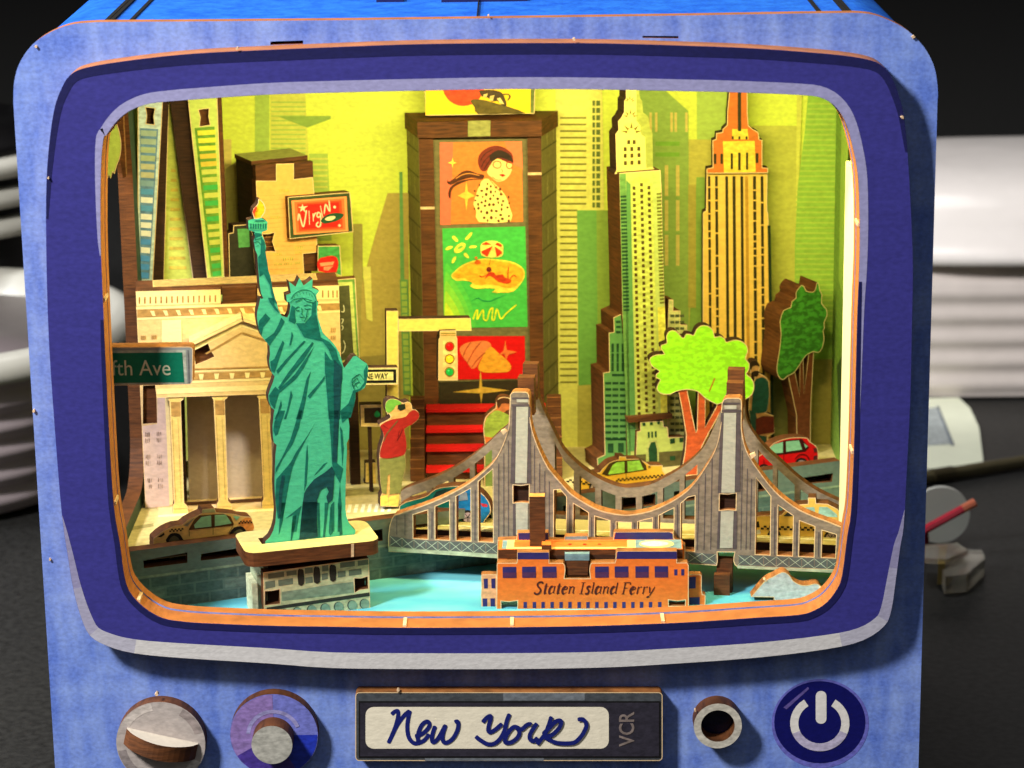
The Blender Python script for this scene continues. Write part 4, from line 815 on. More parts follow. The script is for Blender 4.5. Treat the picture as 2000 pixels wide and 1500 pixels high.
checks(t2, T2, zc('640,905')[0], zc('1215,850')[0], 24, 3.0); checks(t2, T2, zc('40,905')[0], zc('360,950')[0], 10, 3.4)
ST('door_gap', t2, T2, [zc('765,830 765,900')], 1.4, LINE, 3, n=1)
D('tail_light', t2, T2, zc('1040,745 1066,748 1062,770 1030,775'), M((120, 90, 40), .5, name='tail_print'), 2)
wheel(t2, T2, 1160, 952, 10)
RC = Pl(PZ(1570, 917, ZS), 20)
rc_ = thing('red_car', 'bright red hatchback parked behind the right end of the quay rail', 'car', RC.pt(0, ZS), 'cars and taxis')
B('body', rc_, RC, cr(pp('1478,893 1486,888 1500,877 1512,864.8 1533,857 1552,854 1576,855 1581,862 1594,871 1598,884 1598,897 1590,906'), 2, False) + pp('1586,918 1480,932 1474,910'), .003, M((214, 18, 22), .4, var=.08, name='red_paint_print'), WOOD)
D('window_frame', rc_, RC, pp('1498,880 1512,868 1533,860 1566,857 1580,874 1572,882 1508,890'), M((60, 14, 12), .5, name='dark_red_print'), 1)
D('side_window', rc_, RC, [I('882,352 950,295 1055,268 1055,400 940,408'), I('1092,264 1250,248 1290,360 1095,390')], GLS, 2, each=True)
D('quarter_window', rc_, RC, I('1310,285 1358,320 1330,345'), GLS, 2)
D('tail_light', rc_, RC, [I('1425,345 1465,340 1475,390 1435,392'), I('1430,440 1470,430 1475,500 1425,510')], M((96, 40, 40), .4, name='tail_dark_print'), 2, each=True)
wheel(rc_, RC, 1565, 907, 13); wheel(rc_, RC, 1492, 918, 12)
ST('door_gap', rc_, RC, [I('1065,400 1060,520'), I('820,480 825,590'), I('1200,480 1260,420 1340,430 1380,500')], 1.8, M((90, 8, 10), .5, name='red_line_print'), 3, n=3)
# ================================================================== library
LBp = Pl(PZ(345, 1004, ZS), 8.0)                           # front of the portico
LB = thing('library_building', 'cream columned library with pediment behind the statue', 'building', LBp.pt(.01, ZS, .006))
CRM = M((226, 192, 136), .6, var=.1, name='library_stone_print'); CRL = M((242, 220, 160), .6, var=.06, name='library_pale_print'); CRD = M((176, 136, 80), .6, var=.22, name='library_ornament_print'); PNK = M((218, 190, 180), .6, var=.1, name='library_pink_print')
FCd = 0.0050
Q = lambda t: zz(200, 600, t); O_ = lambda t: zz(200, 380, t); Pq = lambda t: zz(200, 820, t)
fac = pp('265,569 431,565 431,594 503,591 503,563 662,557 666,700 674,985 284,992')
B('facade', LB, LBp, fac, .0026, CRM, WOOD, d=FCd, holes=[pp('353,768 600,758 606,975 357,988'), pp('279,753 305,752 307,826 279,828')])
B('roof_tab', LB, LBp, pp('434,562 500,560 502,592 435,594'), .0016, WOOD, WOOD, d=FCd + .0004)
B('side_tab', LB, LBp, pp('277,750 308,750 308,829 277,830'), .0016, WOOD, WOOD, d=FCd + .0008)
B('inner_wall', LB, LBp, pp('364,750 620,742 626,992 370,1002'), .0016, M((186, 166, 142), .75, var=.06, name='bare_board'), WOODD, d=FCd + .0042)
B('inner_jamb', LB, LBp, pp('350,752 360,752 366,992 356,992'), .003, WOODD, WOODD, d=FCd + .0030)
def f(name, q, m, k=1, each=False): return D(name, LB, LBp, q, m, k, FCd, each)
f('parapet', pp('266,570 430,566 430,592 267,597'), CRL, 1); f('parapet', pp('528,561 661,558 662,583 528,588'), CRL, 1)
f('baluster', [pp('%f,%f %f,%f %f,%f %f,%f' % (271 + i * 10.6, 580 - i * .25, 273.6 + i * 10.6, 580 - i * .25, 273.6 + i * 10.6, 593 - i * .25, 271 + i * 10.6, 593 - i * .25)) for i in range(15)] + [pp('%f,567 %f,567 %f,581 %f,581' % (x, x + 2.6, x + 2.6, x)) for x in (629, 640, 649, 657)], M((168, 120, 60), .6, name='baluster_print'), 2, each=True)
f('cornice', [pp('266,600 662,588 662,592 266,604.5'), pp('268,621 664,606 664,610 268,625')], CRL, 1, True)
f('frieze', pp('268,605 663,592.5 663,605 268,620'), CRD, 1)
f('dentil', [pp('%f,%f %f,%f %f,%f %f,%f' % (293 + i * 25, 607 - i * .8, 301 + i * 25, 607 - i * .8, 304 + i * 25, 617 - i * .8, 298 + i * 25, 617 - i * .8)) for i in range(14)], CRL, 2, each=True)
f('pink_pilaster', pp('278,832 307,828 308,752 322,751 331,988 285,992'), PNK, 1)
f('pale_edge', pp('322,772 330,772 338,985 331,986'), CRL, 2)
rnd = random.Random(3)
for x, y in ((283, 844), (305, 843), (284, 888), (306, 887), (287, 934), (308, 933)):
    for j in range(2): f('carved_window', [pp('%f,%f %f,%f %f,%f %f,%f' % (x + rnd.uniform(0, 2) + i * 3.4, y + j * 12, x + 2.2 + i * 3.4, y + j * 12, x + 2.2 + i * 3.4, y + j * 12 + rnd.uniform(6, 10), x + rnd.uniform(0, 2) + i * 3.4, y + j * 12 + 8)) for i in range(3)], M((150, 126, 116), .6, name='carving_print'), 3)
for x, y in ((275, 655), (296, 654), (646, 640), (646, 655)): f('carved_window', [rc(x + i * 3.6, y, x + 2 + i * 3.6, y + 8) for i in range(3)], CRD, 3)
f('painted_light_patch', pp('316,625 354,624 355,668 316,668'), M((250, 238, 170), .6, var=.03, name='painted_light_print'), 3)  # rectangle of lamp light, painted onto the facade
# roof
rz = LBp.sh(470, 562, FCd)[1]; ra, rb = LBp.sh(265, 569, FCd)[0], LBp.sh(662, 557, FCd)[0]
BX('roof', LB, LBp, ra, rb, FCd + .0027, FCd + .0105, rz - .002, rz + .0001, WOOD)
def rs(name, a0, a1, b0, b1, m, k):
    V = [LBp.pt(ra + (rb - ra) * a_, rz + .0001 + k * DK, FCd + .0027 + .0078 * b_) for a_, b_ in ((a0, b0), (a1, b0), (a1, b1), (a0, b1))]
    mesh(name, LB, V, [(0, 1, 2, 3)], m)
rs('roof_sheet', .085, .90, .12, .96, M((214, 184, 116), .6, name='roof_print'), 1)
for i in range(5): rs('roof_plank', .09, .895, .16 + i * .16, .23 + i * .16, M((176, 140, 76), .6, var=.2, name='roof_line_print'), 2)
# portico
B('pediment', LB, LBp, pp('472,627 560,658 632,683 640,690 641,757 633,766 306,777 303,752 318,700 376,673'), .0026, CRM, WOOD, holes=[pp('378,682 406,670 411,684 419,696 402,704 382,712')])
B('pediment_tab', LB, LBp, pp('374,680 410,666 422,698 380,716'), .001, WOOD, WOOD, d=.0012)
B('pediment_roof', LB, LBp, pp('370,670 472,621 474,627.5 372,677'), .0072, CRL, M((222, 184, 118), .6, var=.15, name='pediment_roof_ply'), d=-.0006)
B('pediment_roof', LB, LBp, pp('475,621 640,679 640,686 475,627.5'), .0072, CRL, M((222, 184, 118), .6, var=.15, name='pediment_roof_ply'), d=-.0006)
D('raking_cornice', LB, LBp, [pp('372,680 472,632 472,638 372,688'), pp('473,632 632,686 632,693 473,638')], CRL, 1, each=True)
D('tympanum_line', LB, LBp, [pp('400,690 472,648 472,652 404,692'), pp('473,648 600,688 596,690 473,652'), pp('360,720 620,712 620,715 360,723')], CRD, 2, each=True)
D('cornice', LB, LBp, [pp('306,726 640,716 640,719 306,729'), pp('304,747 640,734 640,738 304,751'), pp('306,760 640,747 640,757 306,770')], CRL, 1, each=True)
D('frieze', LB, LBp, pp('308,731 640,720 640,732 308,745'), CRD, 1)
D('dentil', LB, LBp, [pp('%f,%f %f,%f %f,%f %f,%f' % (328 + i * 30, 732 - i * .9, 338 + i * 30, 732 - i * .9, 336 + i * 30, 743 - i * .9, 330 + i * 30, 743 - i * .9)) for i in range(10)], CRL, 2, each=True)
for i, x in enumerate((343, 429, 517, 604)):
    y0, y1 = 773 - i * 3, 1004 - i * 3.7; s_ = 4 if i == 0 else 3
    dx = (y1 - y0) * .0235 + 1.2
    cl = B('column', LB, LBp, [(x - 15, y0), (x + 17, y0 - .5), (x + 15, y0 + 7), (x + 10, y0 + 11), (x + 10 + dx, y1 - 22), (x + 16 + dx, y1 - 16), (x + 18 + dx, y1 - 1), (x - 12 + dx, y1), (x - 12 + dx, y1 - 16), (x - 9 + dx, y1 - 22), (x - 12, y0 + 11), (x - 15, y0 + 7)], .0026, M((226, 196, 120), .6, var=.12, name='column_print'), WOOD, d=.0002)
    D('capital', cl, LBp, [(x - 9, y0 + 12), (x + 9, y0 + 12), (x + 10, y0 + 40), (x - 8, y0 + 40)], CRD, 1, .0002)
    ST('flute', cl, LBp, [[(x + j, y0 + 44), (x + j + dx, y1 - 24)] for j in (-6.5,)], 1.2, CRD, 1, .0002, n=1)
    ST('flute', cl, LBp, [[(x + j, y0 + 44), (x + j + dx, y1 - 24)] for j in (4.5,)], 1.2, CRD, 1, .0002, n=1)
    ST('base_line', cl, LBp, [[(x - 11 + dx, y1 - 10), (x + 17 + dx, y1 - 11)]], 1.2, CRD, 1, .0002, n=1)
SPl = LBp.back(-.0030)
zst = LBp.sh(345, 1002)[1]
for i in range(3):
    BX('step', LB, LBp, LBp.sh(309, 1010)[0] - .0004 * i, LBp.sh(640, 995)[0], -.0016 * (i + 1), .0046, zst - .0009 * (i + 1) - .0002, zst - .0009 * i - .0002 , CRM, CRL)
BX('plinth', LB, LBp, LBp.sh(309, 1010)[0], LBp.sh(640, 995)[0], .0001, .012, ZS + .0001, zst - .0003, CRM)
# ================================================================== street sign at the left rim
SP = Pl((0, 0.0122, 0))
sg = thing('street_name_sign', 'green street name sign with grey border sticking out from the left rim', 'street sign', SP.pt(*SP.sh(290, 753)))
B('sign_board', sg, SP, pp('150,679') + cr(pp('366,677 373,678 377,682'), 3, False) + pp('376,745 372,751 150,754'), .0036, M((150, 152, 144), .5, var=.07, name='sign_grey_print'), WOODL)
D('sign_border', sg, SP, pp('152,685 363,683.5 366,749 152,752'), M((176, 182, 160), .5, name='sign_pale_print'), 1)
D('sign_line', sg, SP, pp('366,684 369,684 371,748 368,749'), M((110, 112, 108), .5, name='sign_shadow_print'), 1)
D('sign_face', sg, SP, pp('154,690 356,688 360,746.5 154,748.5'), M((6, 112, 82), .45, var=.06, name='sign_green_print'), 2)
TX('lettering', sg, SP, 'Fifth Ave', (219, 732.8), (333.5, 732.4), 30.5, M((206, 212, 176), .5, var=.05, name='sign_letter_print'), 3, vis='fth Ave')
# ================================================================== faceted glass tower at the left
GT = Pl((0, 0.0760, 0), 3)
gt = thing('faceted_tower', 'tall tapering glass tower of slanted boards at the left rear', 'skyscraper', GT.pt(GT.sh(350, 900)[0], ZS))
def floor_y(x): return 905
G1, G2, G3 = M((96, 140, 190), .5, var=.12, name='tower_blue_print'), M((188, 196, 92), .5, var=.14, name='tower_lime_print'), M((128, 190, 90), .5, var=.12, name='tower_green_print')
R_ = lambda t: zz(200, 160, t)
B('left_facet', gt, GT, pp('269,165 322,165 318,202 299,543 283,900 269,900'), .003, M((206, 226, 236), .5, name='tower_frost_print'), WOODD, holes=[R_('530,312 585,318 638,326 622,420 632,520 585,514 535,508 548,410')])
B('left_rib', gt, GT, pp('322,165 333,165 328,202 319,541 314,900 284,900 300,542 318,202'), .002, WOODD, WOODD, d=.0012)
B('centre_facet', gt, GT, pp('328,165 331,165 334,200 377,540 424,900 312,900 319,541 329,200'), .002, G2, WOODD, d=.002)
B('right_rib', gt, GT, pp('330,165 364,165 368,197 404,538 440,900 424,900 377,540 333,199'), .004, WOODD, WOODD, d=.0004)
B('right_facet', gt, GT, pp('364,165 424,165 424.5,193 438,537 452,900 441,900 404,539 367,196'), .003, M((196, 214, 110), .5, var=.1, name='tower_pale_green_print'), WOOD, d=-.0006, holes=[R_('1176,342 1235,332 1300,326 1292,420 1312,522 1250,532 1190,540 1200,430')])
B('hole_backing', gt, GT, pp('383,207 413,206 416,250 385,252'), .001, WOOD, WOOD, d=.0008); B('hole_backing', gt, GT, pp('282,206 306,207 304,247 283,246'), .001, WOOD, WOOD, d=.0018)
cl_ = [M(v, .5, var=.08, name='tower_pane_print') for v in ((176, 194, 160), (168, 190, 180), (196, 196, 166), (140, 176, 200), (96, 164, 226), (84, 154, 236), (244, 246, 252))]
pan_i = [1, 1, 0, 0, 2, 2, 3, 4, 6, 4, 6, 6, 6, 5, 6, 5, 5, 5]
for i in range(18):
    y = 254 + i * 16.3
    xa, xb = 275, 318 - (y - 202) * .056 - 9
    D('pane', gt, GT, [(xa, y), (xb, y + 1.5), (xb - .6, y + 12.5), (xa, y + 11)], cl_[pan_i[i]], 2)
D('pane_frame', gt, GT, [(274, 250), (309, 252), (292, 545), (274, 545)], M((110, 150, 196), .5, name='tower_frame_print'), 1)
cg = [M(v, .5, var=.08, name='tower_lime_pane_print') for v in ((222, 222, 70), (214, 190, 70), (70, 176, 84), (200, 206, 96))]
for i in range(19):
    y = 254 + i * 15.3; xl, xr = lerp((367, 196), (404, 539), (y - 196) / 343)[0] + 12, lerp((424.5, 193), (438, 537), (y - 193) / 344)[0] - 6
    D('pane', gt, GT, [(xl, y + 1), (xr, y - 1), (xr + .5, y + 8.5), (xl + 1, y + 10.5)], cg[(0 if i < 3 else 1 if i < 5 else 3) if i < 7 else (2 if i in (7, 9, 11, 15, 17, 18) else 3)], 2, -.0006)
D('pane_frame', gt, GT, pp('380,250 419,247 433,538 412,540'), M((110, 158, 56), .5, name='tower_lime_frame_print'), 1, -.0006)
for i in range(11): D('spandrel', gt, GT, [(334 + i * .2 - i * .6, 330 + i * 19), (343 + i * 2.1, 330 + i * 19), (343.5 + i * 2.1, 336 + i * 19), (334 - i * .4, 336 + i * 19)], M((196, 174, 76), .5, name='tower_spandrel_print'), 1, .002)
B('edge_board', gt, GT, pp('425,165 431,165 446,537 458,900 454,900 439,537'), .002, WOOD, WOOD, d=.0002)
# lime foliage cut-out hanging at the upper left corner
FLp = Pl((0, 0.03, 0))
fl = thing('foliage_cutout', 'lime green leafy cut-out at the upper left corner of the opening', 'foliage', FLp.pt(*FLp.sh(220, 350)))
B('leaf_board', fl, FLp, cr(pp('206,345 205,300 208,262 224,240 232,252 237,280 235,305 228,325 224,340'), 3, False) + pp('220,336 216,350 213,341 210,350'), .002, M((196, 216, 104), .5, var=.08, name='lime_leaf_print'), WOOD)
B('hanger_strip', fl, FLp, pp('224,236 240,225 246,345 240,348'), .002, WOOD, WOOD, d=.0003)
# ================================================================== billboard building at the left
BBp = Pl(PY(560, 540, 0.0775), 27)
bb = thing('billboard_building', 'orange corner building with record shop sign above the library roof', 'building', BBp.pt(0, ZS, .005))
def A2(t): return zz(440, 360, t)
fr = pp('500,353 539,353 539,320 574,319 574,350 611,346 614,380 619,464 620,493 592,496 594,536 604,900 520,905')
B('front_board', bb, BBp, fr, .0025, M((240, 176, 96), .6, var=.08, name='peach_print'), WOOD, holes=[A2('452,610 520,608 600,590 572,700 612,822 540,815 478,825 480,700')])
B('hole_backing', bb, BBp, pp('508,452 540,450 542,496 510,498'), .001, WOOD, WOOD, d=.0013)
B('parapet_block', bb, BBp, pp('499,323 539,320 539,354 500,355'), .0016, WOOD, WOOD, d=.0002); B('parapet_block', bb, BBp, pp('575,317 611,315 612,347 575,351'), .0016, WOOD, WOOD, d=.0002)
B('side_tab', bb, BBp, A2('955,852 1120,845 1130,1060 965,1060'), .0016, WOOD, WOOD, d=.0006)
uA_, uB_ = BBp.sh(500, 353)[0], BBp.sh(611, 346)[0]; zb_ = BBp.sh(556, 318)[1]
BX('body', bb, BBp, uA_ + .0003, uB_, .0026, .0125, ZS, zb_ - .0004, WOODD)
BX('roof', bb, BBp, uA_ + .0001, uB_, .0026, .0127, zb_ - .0003, zb_ + .0006, WOOD, M((150, 152, 92), .6, name='roof_olive_print'))
for q in ('660,62 775,60 775,92 662,96', '555,388 665,384 665,420 556,424', '848,752 945,750 945,792 850,796', '850,815 930,812 930,850 852,852', '590,840 685,835 685,872 592,876', '700,895 830,888 832,930 704,936', '600,962 690,956 690,990 602,996', '720,955 815,950 815,985 722,990', '845,945 915,940 915,980 848,984'):
    p = A2(q); D('carved_mark', bb, BBp, [[lerp(p[0], p[1], t), lerp(p[0], p[1], t + .09), lerp(p[3], p[2], t + .09), lerp(p[3], p[2], t)] for t in (0.0, .22, .45, .68, .88)], M((150, 184, 76), .6, name='green_mark_print'), 1)
for y in range(380, 530, 9): ST('course_line', bb, BBp, [[(506, y + 3), (558 if 375 < y < 465 else 610 if y < 380 else 616 if y < 490 else 590, y)]], .8, M((216, 150, 76), .6, name='course_print'), 1, n=1)
vs = B('record_sign', bb, BBp, cr(pp('562,385 620,380.5 676,376 684,380 687,415 690,453'), 2, False) + pp('566,467'), .0028, M((58, 74, 40), .5, name='sign_dark_green_print'), WOOD, d=-.0016, label='red record shop sign with pink script')
VS = BBp.back(-.0016)
inn = A2('806,198 1480,146 1500,570 836,614')
cn = (sum(p[0] for p in inn) / 4, sum(p[1] for p in inn) / 4)
for i, col in enumerate(((240, 150, 90), (238, 110, 60), (232, 70, 34), (224, 30, 22))): D('sign_gradient_print', vs, VS, [lerp(p, cn, i * .10) for p in inn], M(col, .5, var=.06, name='sign_red_print'), 1 + i)  # orange border grading to red at the centre
PKW = M((250, 205, 175), .5, var=.04, name='sign_script_print')
ST('script', vs, VS, [A2('880,440 892,358 915,430 945,515 968,420 985,310'), A2('1015,318 1022,490'), A2('1062,350 1070,450'), A2('1064,410 1085,360 1105,345'), A2('1150,350 1125,340 1112,380 1130,400 1155,380 1158,345 1160,440 1150,505 1120,515 1105,485 1130,455'), A2('1152,258 1186,405'), A2('1200,360 1218,240 1268,330 1258,190')], 2.7, PKW, 6, n=4)
D('star', vs, VS, A2('935,235 948,268 1000,262 962,292 975,345 940,308 905,335 918,290 880,275 925,268'), PKW, 6); D('dot', vs, VS, circ(652.5, 404, 3, 3, 8), PKW, 6); D('dot', vs, VS, circ(662, 440, 3.4, 3.4, 4), PKW, 6)
D('record_print', vs, VS, cr(A2('1160,452 1170,420 1230,370 1330,345 1420,352 1440,375 1400,420 1310,455 1210,475'), 2), M((30, 78, 52), .5, name='record_green_print'), 7); D('record_label', vs, VS, cr(A2('1205,425 1240,395 1300,382 1335,392 1320,420 1260,442'), 2), M((240, 214, 170), .5, name='record_cream_print'), 8)
s2 = B('poster_board', bb, BBp, A2('1128,752 1400,748 1422,1125 1330,1085 1128,1062'), .0026, M((70, 160, 84), .5, var=.25, name='poster_green_print'), WOOD, d=-.0008)
S2 = BBp.back(-.0008)
D('poster_red', s2, S2, cr(A2('1132,920 1200,890 1290,870 1355,890 1380,960 1365,1050 1330,1080 1140,1058'), 2), M((226, 34, 28), .5, name='poster_red_print'), 1); D('poster_mark', s2, S2, [A2('1150,960 1330,940 1310,985 1160,1000'), A2('1200,1005 1320,995 1250,1055 1200,1045')], M((238, 150, 110), .5, name='poster_pale_print'), 2)
dp = B('left_signboard', bb, BBp, pp('456,440 484,438 494,455 500,540 448,545 446,456 455,454'), .003, M((44, 42, 30), .6, name='dark_board_print'), WOODD, d=.003)
D('green_pane', dp, BBp.back(.003), A2('148,545 288,540 300,762 164,772'), M((86, 158, 92), .5, name='green_pane_print'), 1)
# tall menu board right of the library
CBp = Pl(PY(682, 700, 0.068), 10)
cb = thing('menu_board', 'tall dark board with lime border standing right of the library', 'board', CBp.pt(0, ZS))
B('board', cb, CBp, pp('656,546 694,543 703,708 664,714'), .0026, M((120, 164, 78), .5, name='board_green_print'), WOOD)
BX('post', cb, CBp, -.0004, .0018, .0004, .0022, ZS + .0001, CBp.sh(690, 712)[1] + .001, WOODD)  # added dark post, stands in for a band of shadow
D('border', cb, CBp, pp('658,552 688,550 698,703 664,709'), M((206, 214, 120), .5, name='board_lime_print'), 1); D('panel', cb, CBp, pp('657,559 682,557 691,699 664,705'), M((84, 84, 50), .6, name='board_dark_print'), 2)
ST('chalk_mark', cb, CBp, [zz(560, 520, '690,470 700,510 695,555 665,550'), zz(560, 520, '665,640 690,650 670,700'), zz(560, 520, '668,720 688,740 672,780'), zz(560, 520, '690,900 712,960 700,1030 670,1065')], 1.8, M((226, 220, 180), .5, name='chalk_print'), 3, n=4)
# ================================================================== billboard tower in the middle
YT_ = PZ(930, 905, ZS).y; YTb = YT_ + 0.0125
TT = Pl((0, YT_, 0))
tt = thing('billboard_tower', 'brown tower stacked with lit billboards and red steps at its foot', 'tower', (PY(940, 800, YT_).x, YT_ + .006, ZS))
xl, xr = PY(817, 268, YT_).x, PY(1057, 264, YT_).x
xbl, xbr = PY(794, 252, YTb).x, PY(1087, 247, YTb).x
zc0 = PY(940, 266, YT_).z; zc1 = PY(940, 235, YT_).z
OLV = M((122, 112, 66), .6, var=.12, name='tower_olive_print'); OLVL = M((78, 70, 40), .6, name='tower_joint_print')
for s_, (xa, xb) in ((0, (xl, xbl)), (1, (xr, xbr))):
    a, b = Vector((xa, YT_ + .0002, 0)), Vector((xb, YTb, 0)); dr = (b - a); nn = Vector((-dr.y, dr.x, 0)).normalized() * (-1 if s_ else 1)
    V = [Vector((p.x, p.y, z)) + o_ for o_ in (Vector((0, 0, 0)), -nn * .0015 if not s_ else -nn * .0015) for p, z in ((a, ZS), (b, ZS), (b, zc0), (a, zc0))]
    sw = mesh('side_panel', tt, V, [(0, 1, 2, 3), (7, 6, 5, 4), (0, 4, 5, 1), (1, 5, 6, 2), (2, 6, 7, 3), (3, 7, 4, 0)], OLV)
    for i in range(13):
        z = ZS + .004 + i * (zc0 - ZS - .002) / 13; o2 = nn * .00006
        V = [Vector((p.x, p.y, z + dz)) + o2 for p, dz in ((a, 0), (b, 0), (b, .0004), (a, .0004))]
        mesh('joint_line', sw, V, [(0, 1, 2, 3)], OLVL)
        for t in (.3, .72):
            q0, q1 = a.lerp(b, t), a.lerp(b, t + .1)
            V = [Vector((p.x, p.y, z + dz)) + o2 * 1.3 for p, dz in ((q0, .0008), (q1, .0008), (q1, .0052), (q0, .0052))]
            if (i + int(t * 10)) % 2: mesh('pale_streak', sw, V, [(0, 1, 2, 3)], M((146, 136, 84), .6, name='tower_streak_print'))
def colm(x0, x1): return TT.sh(x0, 500)[0], TT.sh(x1, 500)[0]
zl = ZS + .0001
for x0, x1 in ((818, 846), (1030, 1057)):
    a = PY(x0, 268, YT_).x; b = PY(x1, 268, YT_).x
    cl2 = BX('corner_post', tt, TT, a, b, 0, .0022, ZS + .0001, zc0, WOOD)
    zj = PY(x0, 409 if x0 < 900 else 342, YT_).z
    mesh('joint', cl2, [TT.pt(u_, z_, -DK) for u_, z_ in ((a, zj), (b, zj), (b, zj + .0006), (a, zj + .0006))], [(0, 1, 2, 3)], PINK)
B('billboard_column', tt, TT, pp('846,264 1030,262 1042,800 858,804'), .0016, M((112, 104, 68), .6, var=.2, name='billboard_frame_print'), WOODD, d=.0009)
# cap
cap = [(xl - .0001, 0.0), (xr + .0001, 0.0), (xbr + .0003, YTb - YT_), (xbl - .0003, YTb - YT_)]
prism([[(x, y) for x, y in cap]], lambda u, h, q: Vector((u, YT_ - .0012 + h, zc1 - q)), zc1 - zc0, WOOD, WOOD, tt, 'cap')
B('cap_tab', tt, TT, pp('914,236 958,235 957.5,266 914,267'), .0008, M((146, 146, 84), .6, name='cap_tab_print'), WOODD, d=-.0016)
TB = TT.back(.0009)
def bd(name, q, m, k=1, each=False, label=None): return D(name, tt, TB, q, m, k, each=each, label=label)
VV = lambda t: zz(780, 160, t); V2 = lambda t: zz(780, 380, t); U = lambda t: zz(740, 590, t)
# poster 1: woman with red hair
p1 = pp('859,278 1019,276 1021.6,433 860,439')
a = bd('fashion_poster', p1, M((226, 126, 58), .5, var=.12, name='poster_orange_print'), 1)
for q, col in ((pp('859,278 885,278 880,439 860,439'), (236, 110, 84)), (pp('985,276 1019,276 1021,330 1000,320'), (238, 120, 80))): D('poster_tint', a, TB, q, M(col, .5, var=.08, name='poster_tint_print'), 2)
D('glint', a, TB, pp('911,352 914,374 928,382 914,388 911,412 908,388 894,382 908,374'), M((246, 190, 76), .5, name='poster_glow_print'), 6)
D('hair', a, TB, cr(VV('962,990 970,900 1030,830 1120,785 1200,778 1290,805 1370,870 1390,940 1380,1000 1270,960 1200,930 1140,970 1080,1060 1040,1090 990,1070'), 2), M((120, 44, 30), .5, var=.15, name='red_hair_print'), 4)
D('face', a, TB, cr(VV('1130,975 1200,935 1290,965 1372,990 1370,1080 1335,1150 1270,1205 1190,1215 1120,1160 1070,1100'), 2), M((250, 206, 130), .5, var=.04, name='face_print'), 3)
D('fringe', a, TB, cr(VV('1100,900 1200,830 1290,850 1360,900 1384,975 1290,935 1200,925 1130,975'), 2), M((50, 34, 24), .5, name='dark_hair_print'), 5)
ST('glasses', a, TB, [circ(971, 321, 8, 7, 12) + [circ(971, 321, 8, 7, 12)[0]], circ(995, 322, 6, 7, 12) + [circ(995, 322, 6, 7, 12)[0]]], 1.6, M((190, 80, 30), .5, name='glasses_print'), 6, n=1)
D('lips', a, TB, VV('1215,1130 1260,1120 1300,1135 1260,1155'), M((196, 40, 30), .5, name='lips_print'), 6)
D('coat', a, TB, cr(V2('905,120 930,20 1000,-160 1080,-195 1190,-110 1300,20 1350,160 1358,328 968,332 940,200'), 2), M((246, 222, 130), .5, var=.05, name='coat_print'), 3)
rnd = random.Random(5); sp = []
while len(sp) < 46:
    x, y = rnd.uniform(915, 1345), rnd.uniform(-150, 320)
    if y < 0 and abs(x - 1090) > 80 + (y + 170) * .75: continue
    if y > 180 and x < 975: continue
    if any((x - q[0]) ** 2 + (y - q[1]) ** 2 < 48 ** 2 for q in sp): continue
    sp.append((x, y))
D('leopard_spot', a, TB, [circ(780 + x / 6.25, 380 + y / 6.25, rnd.uniform(1.6, 3.2), rnd.uniform(2, 3.6), 7) for x, y in sp], M((104, 62, 24), .5, name='spot_print'), 5)
D('scarf', a, TB, [cr(VV('1030,1130 960,1120 900,1095 830,1078 760,1098 700,1150 640,1195 600,1215 590,1190 585,1230 630,1255 690,1225 760,1195 880,1165 1020,1185'), 2), cr(VV('1020,1190 900,1190 800,1215 720,1250 660,1290 630,1350 625,1425 600,1390 605,1320 640,1265 720,1215 820,1190 930,1180'), 2)], M((84, 44, 26), .5, name='scarf_print'), 4, each=True)
ST('scarf_stripe', a, TB, [VV('980,1140 860,1115 760,1135 690,1180')], 1.6, M((230, 150, 70), .5, name='scarf_stripe_print'), 5, n=4)
ST('hair_line', a, TB, [VV('1000,1040 1040,960 1120,880'), VV('1030,1070 1080,990 1150,900'), VV('990,960 1040,880 1140,820')], 1.4, M((60, 24, 16), .5, name='hair_line_print'), 6, n=4)
ST('cheek_line', a, TB, [VV('1245,1060 1262,1090 1245,1100'), VV('1130,1150 1180,1190 1250,1195'), VV('1100,1190 1180,1280 1280,1390')], 1.2, M((200, 120, 60), .5, name='face_line_print'), 6, n=3)
D('glint', a, TB, [VV('650,920 658,970 705,985 658,998 648,1050 640,998 590,985 640,970')], M((252, 226, 90), .5, name='glint_print'), 5)
# poster 2: beach
p2 = pp('864,446 1026,442 1030.5,638 868,641')
b = bd('beach_poster', p2, M((70, 186, 80), .5, var=.14, name='beach_green_print'), 2)
for j_, (r_, col_) in enumerate(((1.0, (84, 194, 78)), (.86, (104, 200, 74)), (.72, (130, 208, 70)), (.56, (164, 216, 64)), (.38, (204, 226, 60)))): D('printed_glow', b, TB, [(870 + (x_ - 870) * r_, 638 + (y_ - 638) * r_) for x_, y_ in cr(pp('869,520 884,528 900,552 915,580 926,612 928,638 900,639 869,639'), 3)], M(col_, .5, var=.12, name='poster_yellow_print'), 3 + j_ * .15)
D('island', b, TB, cr(V2('630,990 680,930 780,850 920,800 1050,775 1200,790 1350,810 1450,850 1520,910 1530,1000 1480,1090 1390,1180 1270,1195 1130,1190 1180,1150 1050,1140 940,1150 860,1110 900,1070 780,1045 690,1050'), 2), M((246, 216, 74), .5, name='island_edge_print'), 4)
D('sand', b, TB, cr(V2('650,985 700,930 800,860 930,815 1050,795 1200,810 1340,830 1440,865 1505,920 1515,1000 1460,1085 1360,1140 1200,1110 1080,1090 940,1100 800,1020 700,1020'), 2), M((236, 172, 44), .5, name='sand_print'), 5)
YS = M((238, 226, 80), .5, name='sun_print')
D('sun_ray', b, TB, [cr(q, 2) for q in (V2('640,520 670,500 715,550 710,575 680,565'), V2('800,540 860,470 890,460 880,500 830,550'), V2('850,640 880,620 940,625 935,645 870,655'), V2('785,720 815,710 850,760 840,775 800,755'), V2('640,830 650,780 690,750 690,790 660,835'), V2('560,665 600,630 655,628 640,655 590,678'))], YS, 3, each=True)
